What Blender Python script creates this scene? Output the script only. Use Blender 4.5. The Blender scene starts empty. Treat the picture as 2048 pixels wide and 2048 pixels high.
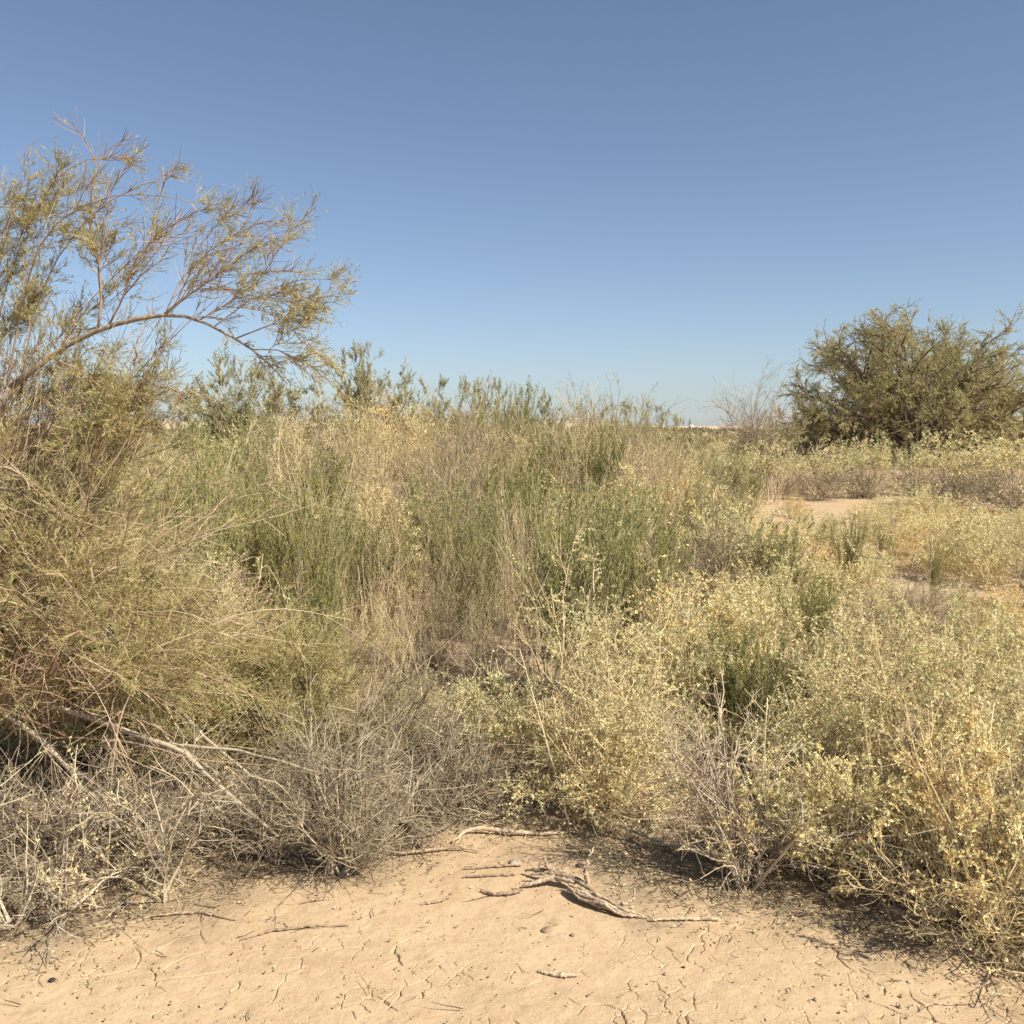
import bpy, math
import numpy as np
from math import radians as R

# ------------------------------------------------------------------ camera, sky, sun, exposure
sc = bpy.context.scene
COL = sc.collection
EYE = 1.6
PITCH = math.atan(162 / 1967)
FPX = 1967.0
cam = bpy.data.objects.new('camera', bpy.data.cameras.new('camera'))
COL.objects.link(cam)
cam.location = (0, 0, EYE)
cam.rotation_euler = (math.pi / 2 - PITCH, 0, 0)
cam.data.sensor_width = 36
cam.data.lens = 36 * FPX / 2048
cam.data.clip_start = 0.05
cam.data.clip_end = 60000
sc.camera = cam

SUN_EL, SUN_AZ = 44.0, 124.0        # azimuth clockwise from the viewing direction (+Y)
w = bpy.data.worlds.new('World')
sc.world = w
w.use_nodes = True
nt = w.node_tree
nt.nodes.clear()
sky = nt.nodes.new('ShaderNodeTexSky')
sky.sky_type = 'NISHITA'
sky.sun_disc = False
sky.sun_elevation = R(SUN_EL)
sky.sun_rotation = R(SUN_AZ)
sky.altitude = 0
sky.air_density = 0.7
sky.dust_density = 0.9
sky.ozone_density = 1.2
bg = nt.nodes.new('ShaderNodeBackground')
bg.inputs['Strength'].default_value = 0.085
wo = nt.nodes.new('ShaderNodeOutputWorld')
nt.links.new(sky.outputs[0], bg.inputs[0])
nt.links.new(bg.outputs[0], wo.inputs[0])
sl = bpy.data.lights.new('sun', 'SUN')
sl.energy = 4.95
sl.angle = R(0.5)
sl.color = (1.0, 0.925, 0.77)
so = bpy.data.objects.new('sun', sl)
COL.objects.link(so)
so.location = (30, -20, 35)
so.rotation_euler = (R(90 - SUN_EL), 0, R(180 - SUN_AZ))
sc.view_settings.view_transform = 'Standard'
sc.view_settings.look = 'None'
sc.view_settings.exposure = 0.67
sc.view_settings.gamma = 1.0
sc.cycles.max_bounces = 6
sc.cycles.diffuse_bounces = 3
sc.cycles.transmission_bounces = 3
sc.cycles.transparent_max_bounces = 4

# ------------------------------------------------------------------ helpers: pixels of the photo (2048 px) to ground metres
def dist(py):
    return EYE / math.tan(PITCH + math.atan((py - 1024) / FPX))

def ground(px, D):
    """a point on the ground at forward distance D in the column px"""
    zc = D * math.cos(PITCH) + EYE * math.sin(PITCH)
    return ((px - 1024) / FPX * zc, D)

def P(px, py, D):
    """a point at forward distance D seen at px, py"""
    x, y = (px - 1024) / FPX, -(py - 1024) / FPX
    fy, fz = math.cos(PITCH), -math.sin(PITCH)
    uy, uz = math.sin(PITCH), math.cos(PITCH)
    dy, dz = fy + y * uy, fz + y * uz
    s = D / dy
    return np.array((x * s, D, EYE + dz * s))

def px_of(x, y, z=0.0):
    zc = y * math.cos(PITCH) - (z - EYE) * math.sin(PITCH)
    yc = y * math.sin(PITCH) + (z - EYE) * math.cos(PITCH)
    return 1024 + FPX * x / zc, 1024 - FPX * yc / zc

# ------------------------------------------------------------------ helpers: noise, growth, meshes
def h2(ix, iy, s=0):
    n = (ix.astype(np.int64) * 374761393 + iy.astype(np.int64) * 668265263 + s * 974711) & 0xffffffff
    n = ((n ^ (n >> 13)) * 1274126177) & 0xffffffff
    return ((n ^ (n >> 16)) & 0xffffff) / 0xffffff

def vnoise(x, y, s=0):
    ix, iy = np.floor(x), np.floor(y)
    fx, fy = x - ix, y - iy
    fx, fy = fx * fx * (3 - 2 * fx), fy * fy * (3 - 2 * fy)
    a, b = h2(ix, iy, s), h2(ix + 1, iy, s)
    c, d = h2(ix, iy + 1, s), h2(ix + 1, iy + 1, s)
    return (a + (b - a) * fx) * (1 - fy) + (c + (d - c) * fx) * fy

def fbm(x, y, s=0, o=4):
    t, a, m = 0.0, 1.0, 0.0
    for k in range(o):
        t = t + a * vnoise(x * 2 ** k, y * 2 ** k, s + k * 17)
        m += a
        a *= 0.5
    return t / m

def norm(v):
    return v / (np.linalg.norm(v, axis=-1, keepdims=True) + 1e-9)

def grow(g, p0, d0, L, K, wob=0.1, up=0.0):
    """N random-walk polylines of K points"""
    p = np.array(p0, float)
    d = norm(np.array(d0, float))
    st = (np.asarray(L, float) / (K - 1))[:, None]
    up = np.asarray(up, float)
    up = up[:, None] if up.ndim else up
    out = [p]
    for k in range(K - 1):
        d = norm(d + wob * g.normal(size=d.shape) + up * np.array((0, 0, 1.0)))
        p = p + d * st
        out.append(p)
    return np.stack(out, 1)

def sprout(g, PL, n, t0, t1, ang, spread=0.25, pw=1.0):
    """n child starts per polyline: parent index, position, direction, t"""
    N, K = PL.shape[:2]
    idx = np.repeat(np.arange(N), n)
    t = t0 + (t1 - t0) * g.random(N * n) ** pw
    f = t * (K - 1)
    k = np.minimum(f.astype(int), K - 2)
    a, b = PL[idx, k], PL[idx, k + 1]
    pos = a + (b - a) * (f - k)[:, None]
    tan = norm(b - a)
    r = norm(np.cross(tan, g.normal(size=tan.shape)))
    an = ang + spread * g.normal(size=len(t))
    d = tan * np.cos(an)[:, None] + r * np.sin(an)[:, None]
    return idx, pos, d, t

class Geo:
    def __init__(self):
        self.v, self.f, self.t, self.n = [], [], [], 0

    def _add(self, v, f, t):
        self.v.append(v); self.f.append(f + self.n); self.t.append(t); self.n += len(v)

    def tubes(self, PL, r0, r1, tint, sides=3):
        PL = np.asarray(PL, float)
        if PL.ndim == 2:
            PL = PL[None]
        N, K = PL.shape[:2]
        if N == 0:
            return
        r0 = np.broadcast_to(np.asarray(r0, float), (N,))
        r1 = np.broadcast_to(np.asarray(r1, float), (N,))
        tint = np.broadcast_to(np.asarray(tint, float), (N,))
        tan = norm(np.gradient(PL, axis=1))
        ref = np.where(np.abs(tan[..., 2:3]) > 0.92, np.array((1.0, 0, 0)), np.array((0, 0, 1.0)))
        a = norm(np.cross(tan, ref)); b = np.cross(tan, a)
        s = np.linspace(0, 1, K)[None]
        rad = (r0[:, None] * (1 - s) + r1[:, None] * s)[..., None]
        rings = []
        for q in range(sides):
            th = 2 * math.pi * q / sides
            rings.append(PL + rad * (a * math.cos(th) + b * math.sin(th)))
        V = np.stack(rings, 2).reshape(-1, 3)
        base = (np.arange(N)[:, None, None] * K + np.arange(K - 1)[None, :, None]) * sides
        q = np.arange(sides)[None, None, :]
        q2 = (q + 1) % sides
        F = np.stack((base + q, base + q2, base + sides + q2, base + sides + q), -1).reshape(-1, 4)
        self._add(V, F, np.repeat(tint, (K - 1) * sides))

    def tube_r(self, pts, rad, tint, sides=8, rough=0.0, seed=0):
        """one thick limb with its own radius at each point"""
        pts = np.asarray(pts, float); rad = np.asarray(rad, float); K = len(pts)
        tan = norm(np.gradient(pts, axis=0))
        ref = np.where(np.abs(tan[:, 2:3]) > 0.92, np.array((1.0, 0, 0)), np.array((0, 0, 1.0)))
        a = norm(np.cross(tan, ref)); b = np.cross(tan, a)
        gg = np.random.default_rng(seed)
        V = []
        for q in range(sides):
            th = 2 * math.pi * q / sides
            nz = gg.normal(size=K); nz = (np.roll(nz, 1) + nz + np.roll(nz, -1)) / 3
            rr = rad * (1 + 1.3 * rough * (gg.random() - 0.5) + rough * 0.35 * nz)
            V.append(pts + rr[:, None] * (a * math.cos(th) + b * math.sin(th)))
        V = np.stack(V, 1).reshape(-1, 3)
        base = (np.arange(K - 1) * sides)[:, None]
        q = np.arange(sides)[None]; q2 = (q + 1) % sides
        F = np.stack((base + q, base + q2, base + sides + q2, base + sides + q), -1).reshape(-1, 4)
        V = np.concatenate((V, pts[:1], pts[-1:]))
        n0 = K * sides
        qq = np.arange(sides); qn = (qq + 1) % sides
        c0 = np.stack((np.full(sides, n0), qn, qq, np.full(sides, n0)), -1)
        c1 = np.stack((np.full(sides, n0 + 1), (K - 1) * sides + qq, (K - 1) * sides + qn, np.full(sides, n0 + 1)), -1)
        self._add(V, F, np.full(len(F), float(tint)))
        self.tri = getattr(self, 'tri', [])
        self.tri.append(np.concatenate((c0, c1))[:, :3] + self.n - len(V))

    def leaves(self, g, p, d, L, W, tint, fold=0.0):
        N = len(p)
        if N == 0:
            return
        d = norm(d)
        L = np.broadcast_to(np.asarray(L, float), (N,))[:, None]
        W = np.broadcast_to(np.asarray(W, float), (N,))[:, None]
        s = norm(np.cross(d, g.normal(size=(N, 3))))
        u = np.cross(s, d)
        mid = p + d * L * 0.5
        V = np.stack((p, mid + s * W * 0.5 + u * W * fold, p + d * L, mid - s * W * 0.5 + u * W * fold), 1).reshape(-1, 3)
        F = np.arange(4 * N).reshape(N, 4)
        self._add(V, F, np.broadcast_to(np.asarray(tint, float), (N,)))

    def mesh(self, name, mat, smooth=False):
        V = np.concatenate(self.v); F = np.concatenate(self.f); T = np.concatenate(self.t)
        tri = np.concatenate(self.tri) if getattr(self, 'tri', None) else np.zeros((0, 3), int)
        m = bpy.data.meshes.new(name)
        m.vertices.add(len(V)); m.vertices.foreach_set('co', V.astype(np.float32).ravel())
        nl = F.size + tri.size
        m.loops.add(nl)
        m.loops.foreach_set('vertex_index', np.concatenate((F.ravel(), tri.ravel())).astype(np.int32))
        m.polygons.add(len(F) + len(tri))
        st = np.concatenate((np.arange(len(F)) * 4, F.size + np.arange(len(tri)) * 3)).astype(np.int32)
        m.polygons.foreach_set('loop_start', st)
        m.polygons.foreach_set('use_smooth', np.full(len(st), smooth))
        m.update(calc_edges=True)
        at = m.attributes.new('tint', 'FLOAT', 'FACE')
        tt = np.concatenate((T, np.full(len(tri), T[0] if len(T) else 0.5))).astype(np.float32)
        at.data.foreach_set('value', tt)
        m.materials.append(mat)
        return m

# ------------------------------------------------------------------ materials
def ramp_mat(name, stops, transl=0.0, rough=0.8, vary=0.12, bump=0.0, nscale=30.0, spec=0.15):
    """colour of the stuff itself from the 'tint' of each leaf or twig, plus plant-to-plant variety"""
    m = bpy.data.materials.new(name); m.use_nodes = True
    t = m.node_tree; t.nodes.clear()
    N = t.nodes.new; Lk = t.links.new
    out = N('ShaderNodeOutputMaterial')
    at = N('ShaderNodeAttribute'); at.attribute_name = 'tint'
    cr = N('ShaderNodeValToRGB')
    e = cr.color_ramp.elements
    while len(e) < len(stops):
        e.new(0.5)
    for k, (p, c) in enumerate(stops):
        e[k].position = p; e[k].color = (*c, 1)
    Lk(at.outputs['Fac'], cr.inputs[0])
    oi = N('ShaderNodeObjectInfo')
    hs = N('ShaderNodeHueSaturation')
    mr = N('ShaderNodeMapRange'); mr.inputs['To Min'].default_value = 1 - vary; mr.inputs['To Max'].default_value = 1 + vary
    Lk(oi.outputs['Random'], mr.inputs['Value'])
    Lk(mr.outputs[0], hs.inputs['Value'])
    mul = N('ShaderNodeMath'); mul.operation = 'MULTIPLY'; mul.inputs[1].default_value = 7.31
    fr = N('ShaderNodeMath'); fr.operation = 'FRACT'
    mr2 = N('ShaderNodeMapRange'); mr2.inputs['To Min'].default_value = 0.5 - 0.05 * vary; mr2.inputs['To Max'].default_value = 0.5 + 0.05 * vary
    Lk(oi.outputs['Random'], mul.inputs[0]); Lk(mul.outputs[0], fr.inputs[0]); Lk(fr.outputs[0], mr2.inputs['Value'])
    Lk(mr2.outputs[0], hs.inputs['Hue'])
    Lk(cr.outputs[0], hs.inputs['Color'])
    col = hs.outputs[0]
    bs = N('ShaderNodeBsdfPrincipled')
    bs.inputs['Roughness'].default_value = rough
    bs.inputs['Specular IOR Level'].default_value = spec
    if bump:
        tc = N('ShaderNodeTexCoord'); no = N('ShaderNodeTexNoise'); no.inputs['Scale'].default_value = nscale
        mp = N('ShaderNodeMapping'); mp.inputs['Scale'].default_value = (1, 1, 0.35)
        no.inputs['Detail'].default_value = 6
        Lk(tc.outputs['Object'], mp.inputs[0]); Lk(mp.outputs[0], no.inputs['Vector'])
        bp = N('ShaderNodeBump'); bp.inputs['Strength'].default_value = bump; bp.inputs['Distance'].default_value = 0.01
        Lk(no.outputs['Fac'], bp.inputs['Height']); Lk(bp.outputs[0], bs.inputs['Normal'])
        mx = N('ShaderNodeMix'); mx.data_type = 'RGBA'; mx.blend_type = 'MULTIPLY'
        cr2 = N('ShaderNodeValToRGB'); cr2.color_ramp.elements[0].position = 0.3; cr2.color_ramp.elements[0].color = (.5, .47, .45, 1)
        cr2.color_ramp.elements[1].position = 0.65; cr2.color_ramp.elements[1].color = (1.1, 1.08, 1.05, 1)
        Lk(no.outputs['Fac'], cr2.inputs[0]); mx.inputs[0].default_value = 1.0
        Lk(col, mx.inputs[6]); Lk(cr2.outputs[0], mx.inputs[7]); col = mx.outputs[2]
    Lk(col, bs.inputs['Base Color'])
    if transl:
        tr = N('ShaderNodeBsdfTranslucent'); Lk(col, tr.inputs[0])
        mix = N('ShaderNodeMixShader'); mix.inputs[0].default_value = transl
        Lk(bs.outputs[0], mix.inputs[1]); Lk(tr.outputs[0], mix.inputs[2]); Lk(mix.outputs[0], out.inputs[0])
    else:
        Lk(bs.outputs[0], out.inputs[0])
    return m

M = {}
M['salt_leaf'] = ramp_mat('saltbush_leaf', [(0, (.40, .39, .205)), (.35, (.61, .575, .32)), (.7, (.81, .735, .41)), (.88, (.84, .69, .34)), (1, (.72, .51, .22))], transl=.28, vary=.1)
M['salt_stem'] = ramp_mat('saltbush_stem', [(0, (.28, .22, .145)), (.5, (.50, .40, .24)), (1, (.70, .55, .31))], rough=.9)
M['broom_leaf'] = ramp_mat('broom_leaf', [(0, (.17, .195, .055)), (.5, (.295, .315, .100)), (.85, (.45, .41, .175)), (1, (.54, .44, .22))], transl=.25, vary=.14)
M['broom_stem'] = ramp_mat('broom_stem', [(0, (.24, .20, .12)), (1, (.48, .39, .25))], rough=.9)
M['dry_stem'] = ramp_mat('dry_stem', [(0, (.30, .225, .145)), (.5, (.50, .39, .25)), (1, (.72, .60, .40))], rough=.85, vary=.24)
M['dry_leaf'] = ramp_mat('dry_leaf', [(0, (.36, .32, .14)), (.4, (.54, .43, .21)), (1, (.66, .49, .25))], transl=.25, vary=.14)
M['dead_twig'] = ramp_mat('dead_twig', [(0, (.14, .11, .077)), (.5, (.29, .23, .16)), (1, (.58, .49, .36))], rough=.9, vary=.1)
M['arrow_leaf'] = ramp_mat('arrowweed_leaf', [(0, (.29, .29, .15)), (.5, (.44, .42, .23)), (1, (.54, .46, .26))], transl=.25, vary=.1)
M['tam_leaf'] = ramp_mat('tamarisk_leaf', [(0, (.29, .25, .10)), (.5, (.46, .405, .185)), (.85, (.57, .51, .24)), (1, (.54, .39, .20))], transl=.25, vary=.06)
M['tam_wand'] = ramp_mat('tamarisk_wand', [(0, (.22, .12, .08)), (.5, (.38, .26, .17)), (1, (.60, .50, .36))], rough=.75)
M['tam_bark'] = ramp_mat('tamarisk_bark', [(0, (.22, .17, .13)), (1, (.46, .39, .30))], rough=.9, bump=.6, nscale=40)
M['mesq_leaf'] = ramp_mat('mesquite_leaf', [(0, (.29, .285, .125)), (.5, (.46, .425, .20)), (1, (.57, .48, .25))], transl=.3, vary=.05)
M['mesq_bark'] = ramp_mat('mesquite_bark', [(0, (.10, .075, .054)), (1, (.26, .21, .16))], rough=.95)
M['driftwood'] = ramp_mat('weathered_wood', [(0, (.33, .25, .17)), (1, (.55, .45, .33))], rough=.9, bump=.8, nscale=55)
M['stone'] = ramp_mat('stone', [(0, (.05, .045, .04)), (.5, (.30, .22, .15)), (1, (.52, .46, .38))], rough=.85, bump=.4, nscale=40)
M['litter'] = ramp_mat('litter', [(0, (.13, .10, .07)), (.5, (.30, .23, .15)), (.8, (.55, .45, .25)), (1, (.72, .62, .36))], transl=.1)
M['far_scrub'] = ramp_mat('far_scrub', [(0, (.17, .17, .095)), (.5, (.30, .265, .145)), (1, (.46, .38, .22))], transl=.2)
M['plaster'] = ramp_mat('white_plaster', [(0, (.75, .74, .70)), (1, (.8, .8, .77))], bump=.1)
M['roof'] = ramp_mat('sheet_roof', [(0, (.6, .6, .6)), (1, (.7, .7, .7))])
M['dark_glass'] = ramp_mat('dark_window', [(0, (.04, .05, .06)), (1, (.06, .07, .08))], rough=.2, spec=.5)

# ------------------------------------------------------------------ the ground: one sheet out to the horizon, real cracks near the camera
EDGE_X = [-400, 0, 150, 300, 450, 600, 720, 840, 950, 1060, 1200, 1350, 1500, 1620, 1760, 1850, 1950, 2048, 2500]
EDGE_Y = [1900, 1865, 1850, 1795, 1760, 1725, 1715, 1690, 1640, 1640, 1735, 1790, 1795, 1830, 1885, 1890, 1905, 1955, 2100]

def bare(x, y):
    """>0 where the sand lies open (in front of the brush line), in pixels of the photo"""
    zc = y * math.cos(PITCH) + EYE * math.sin(PITCH)
    yc = y * math.sin(PITCH) - EYE * math.cos(PITCH)
    return (1024 - FPX * yc / zc) - np.interp(1024 + FPX * x / zc, EDGE_X, EDGE_Y)

def base_z(x, y):
    x = np.asarray(x, float); y = np.asarray(y, float)
    r = np.sqrt(x * x + y * y)
    z = 0.05 * (fbm(x * 0.7, y * 0.7, 3, 3) - .5) * np.clip(r / 3, .4, 1)
    z = z + 0.25 * (fbm(x * 0.06 + 9, y * 0.06, 5, 3) - .5) * np.clip((r - 8) / 20, 0, 1)
    z = z + .95 * np.exp(-((x + 1.6) / 5.2) ** 2 - ((y - 15.5) / 4.6) ** 2)
    return z

def gz(x, y):
    return float(base_z(np.array([x]), np.array([y]))[0])

def cracks(x, y, cell, seed, width, depth, thr):
    wx = x + cell * .55 * (fbm(x / cell * 1.3, y / cell * 1.3, seed + 50, 3) - .5)
    wy = y + cell * .55 * (fbm(x / cell * 1.3 + 7, y / cell * 1.3 + 3, seed + 60, 3) - .5)
    gx, gy = wx / cell, wy / cell
    ix, iy = np.floor(gx), np.floor(gy)
    best = np.full(x.shape, 9.0); bx = np.zeros(x.shape); by = np.zeros(x.shape)
    pts = []
    for a in range(-2, 3):
        for b in range(-2, 3):
            qx = ix + a + .1 + .8 * h2(ix + a, iy + b, seed); qy = iy + b + .1 + .8 * h2(ix + a, iy + b, seed + 1)
            pts.append((qx, qy))
            d = (qx - gx) ** 2 + (qy - gy) ** 2
            s = d < best
            best = np.where(s, d, best); bx = np.where(s, qx, bx); by = np.where(s, qy, by)
    e = np.full(x.shape, 9.0)
    for qx, qy in pts:
        dx, dy = qx - bx, qy - by
        l = np.sqrt(dx * dx + dy * dy)
        v = ((bx + qx) / 2 - gx) * dx + ((by + qy) / 2 - gy) * dy
        e = np.where(l > 1e-6, np.minimum(e, np.where(l > 1e-6, v / np.maximum(l, 1e-6), 9)), e)
    e = e * cell
    mask = np.clip((.6 * fbm(x * .45 / cell, y * .45 / cell, seed + 90, 2) + .4 * fbm(x * 1.3 / cell, y * 1.3 / cell, seed + 95, 2) - thr) / .10, 0, 1)
    wd = width * (.25 + 1.3 * fbm(x * 14, y * 14, seed + 30, 2)) * mask
    prof = np.clip(1 - e / np.maximum(wd, 1e-6), 0, 1)
    curl = np.exp(-(e / (cell * .16)) ** 2) * mask
    return -depth * prof ** .35 * np.sqrt(mask), curl

def build_ground():
    xs = np.arange(-1.75, 1.7501, .0023)
    st, x = .004, 1.75
    ex = []
    while x < 9000:
        st *= 1.13; x += st; ex.append(x)
    ex = np.array(ex)
    X = np.concatenate((-ex[::-1], xs, ex))
    ys = np.concatenate((np.arange(2.36, 3.3, .0029), np.arange(3.3, 4.0, .0062)))
    st, y = .0065, ys[-1]
    ey = []
    while y < 14000:
        st *= 1.05 if y < 60 else 1.16; y += st; ey.append(y)
    back = [-300, -60, -15, -5, -1, .5, 1.2, 1.7, 2.0, 2.2, 2.3]
    Y = np.concatenate((back, ys, ey))
    GX, GY = np.meshgrid(X, Y)
    Z = base_z(GX, GY)
    near = (np.abs(GX) < 2.05) & (GY > 2.2) & (GY < 4.6)
    x, y = GX[near], GY[near]
    op = np.clip((bare(x, y) + 70) / 110, 0, 1)
    c1, k1 = cracks(x, y, .165, 11, .0027, .017, .485)
    c2, k2 = cracks(x + 3, y, .07, 41, .0019, .011, .53)
    micro = .0055 * (fbm(x * 16, y * 19, 77, 5) - .5) + .014 * (fbm(x * 3.1, y * 4.2, 78, 3) - .5)
    nearfade = np.clip((3.25 - y) / .6, .12, 1)
    Z[near] += (c1 + c2) * op * nearfade + 0.0008 * k1 * op * nearfade + micro + (1 - op) * .012 * (fbm(x * 30, y * 30, 5, 3) - .5)
    lit = 1 - np.clip((bare(GX, GY) + 5 + 150 * (fbm(GX * 5, GY * 5, 99, 3) - .5)) / 85, 0, 1)
    lit = lit * np.clip(.35 + 1.1 * fbm(GX * 1.7, GY * 1.7, 31, 3), 0, 1) * np.clip(1.2 - GY / 26, 0.25, 1)
    px = 1024 + FPX * GX / (np.maximum(GY, .1))
    lit = np.where((GY > 6.5) & (px > 1350), lit * .35, lit)
    ny, nx = GX.shape
    V = np.stack((GX, GY, Z), -1).reshape(-1, 3).astype(np.float32)
    i = np.arange((ny - 1) * nx).reshape(ny - 1, nx)[:, :-1].ravel()
    F = np.stack((i, i + 1, i + nx + 1, i + nx), -1).astype(np.int32)
    m = bpy.data.meshes.new('ground')
    m.vertices.add(len(V)); m.vertices.foreach_set('co', V.ravel())
    m.loops.add(F.size); m.loops.foreach_set('vertex_index', F.ravel())
    m.polygons.add(len(F)); m.polygons.foreach_set('loop_start', np.arange(len(F), dtype=np.int32) * 4)
    m.polygons.foreach_set('use_smooth', np.ones(len(F), bool))
    m.update(calc_edges=True)
    a = m.attributes.new('litter', 'FLOAT', 'POINT'); a.data.foreach_set('value', lit.ravel().astype(np.float32))
    o = bpy.data.objects.new('ground', m); COL.objects.link(o); o['kind'] = 'structure'
    o['label'] = 'dry cracked tan desert soil'
    mt = bpy.data.materials.new('desert_soil'); mt.use_nodes = True
    t = mt.node_tree; N = t.nodes.new; Lk = t.links.new
    bs = t.nodes['Principled BSDF']; bs.inputs['Roughness'].default_value = .95; bs.inputs['Specular IOR Level'].default_value = .08
    geo = N('ShaderNodeNewGeometry')
    def noise(s, d=5, r=.6):
        n = N('ShaderNodeTexNoise'); n.inputs['Scale'].default_value = s; n.inputs['Detail'].default_value = d; n.inputs['Roughness'].default_value = r
        Lk(geo.outputs['Position'], n.inputs['Vector']); return n.outputs['Fac']
    def ramp(f, stops):
        c = N('ShaderNodeValToRGB'); e = c.color_ramp.elements
        while len(e) < len(stops): e.new(.5)
        for k, (p, col) in enumerate(stops): e[k].position = p; e[k].color = (*col, 1)
        Lk(f, c.inputs[0]); return c.outputs[0]
    def mix(f, a, b, bt='MIX'):
        x = N('ShaderNodeMix'); x.data_type = 'RGBA'; x.blend_type = bt
        if isinstance(f, float): x.inputs[0].default_value = f
        else: Lk(f, x.inputs[0])
        Lk(a, x.inputs[6]); Lk(b, x.inputs[7]); return x.outputs[2]
    c = ramp(noise(1.6, 6), [(.3, (.40, .280, .172)), (.5, (.49, .358, .226)), (.72, (.56, .425, .278))])
    c = mix(.55, c, ramp(noise(14, 6, .7), [(.3, (.36, .25, .155)), (.45, (.49, .36, .232)), (.7, (.55, .42, .276))]))
    c = mix(1.0, c, ramp(noise(160, 3, .7), [(.3, (.80, .78, .75)), (.55, (1, 1, 1)), (.75, (1.1, 1.1, 1.1))]), 'MULTIPLY')
    at = N('ShaderNodeAttribute'); at.attribute_name = 'litter'
    sp = ramp(noise(70, 6, .75), [(.35, (.15, .115, .08)), (.5, (.27, .205, .135)), (.62, (.38, .285, .18)), (.75, (.52, .42, .26))])
    mm = N('ShaderNodeMath'); mm.operation = 'MULTIPLY'; mm.inputs[1].default_value = .85
    Lk(at.outputs['Fac'], mm.inputs[0])
    c = mix(mm.outputs[0], c, sp)
    Lk(c, bs.inputs['Base Color'])
    b1 = N('ShaderNodeBump'); b1.inputs['Strength'].default_value = .35; b1.inputs['Distance'].default_value = .006
    Lk(noise(120, 6, .7), b1.inputs['Height'])
    b2 = N('ShaderNodeBump'); b2.inputs['Strength'].default_value = .25; b2.inputs['Distance'].default_value = .03
    Lk(noise(16, 5, .6), b2.inputs['Height']); Lk(b1.outputs[0], b2.inputs['Normal'])
    Lk(b2.outputs[0], bs.inputs['Normal'])
    m.materials.append(mt)

build_ground()

# far hills and mountains
def ridge(name, y0, depth, hmax, fx, seed, cols, label, x0=-30000, x1=30000, taper=None):
    nx, ny = 260, 14
    X, T = np.meshgrid(np.linspace(x0, x1, nx), np.linspace(0, 1, ny))
    prof = fbm(X * fx, X * 0 + seed, seed, 5)
    if taper is not None:
        prof = prof * taper(X)
    Z = hmax * prof * np.sin(np.pi * T) ** 1.3 * (.75 + .5 * fbm(X * fx * 6, T * 5, seed + 4, 4)) - 6
    Yy = y0 + depth * T
    V = np.stack((X, Yy, Z), -1).reshape(-1, 3)
    i = np.arange((ny - 1) * nx).reshape(ny - 1, nx)[:, :-1].ravel()
    G = Geo(); G._add(V, np.stack((i, i + 1, i + nx + 1, i + nx), -1), np.random.default_rng(seed).random(len(i)))
    m = G.mesh(name, ramp_mat(name + '_rock', cols, vary=0.0), True)
    o = bpy.data.objects.new(name, m); COL.objects.link(o); o['kind'] = 'structure'; o['label'] = label

ridge('hills', 3300, 1500, 84, .0009, 4, [(0, (.50, .34, .19)), (1, (.60, .42, .25))], 'low tan desert hills on the horizon', -9000, 9000)
ridge('mountains', 16000, 5000, 640, .00022, 9, [(0, (.27, .24, .23)), (1, (.33, .29, .28))], 'faint bluish mountains beyond the hills', -26000, 26000,
      lambda X: .16 + .75 * np.exp(-((X - 5200) / 1500) ** 2) + .8 * np.exp(-((X + 6200) / 1900) ** 2) + .6 * np.exp(-((X - 13000) / 2500) ** 2))

# ------------------------------------------------------------------ plant builders: each returns (woody mesh, foliage mesh)
def dome_len(d, H, W):
    s = np.sqrt(d[:, 0] ** 2 + d[:, 1] ** 2)
    return 1 / np.sqrt((s / (W / 2)) ** 2 + (d[:, 2] / H) ** 2)

def dirs(g, n, amax, pw=.6):
    th = R(amax) * g.random(n) ** pw
    ph = 2 * np.pi * g.random(n)
    return np.stack((np.sin(th) * np.cos(ph), np.sin(th) * np.sin(ph), np.cos(th)), -1)

def start(g, n, r):
    a = 2 * np.pi * g.random(n); q = r * np.sqrt(g.random(n))
    return np.stack((q * np.cos(a), q * np.sin(a), np.full(n, -.02)), -1)

def patch(g, p, s, seed):
    """a slow spatial tone in 0..1 so that whole sprays of a plant differ in kind of leaf"""
    return fbm(p[:, 0] * s + p[:, 2] * s * .7, p[:, 1] * s + p[:, 2] * s * .4, seed, 2)

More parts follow.
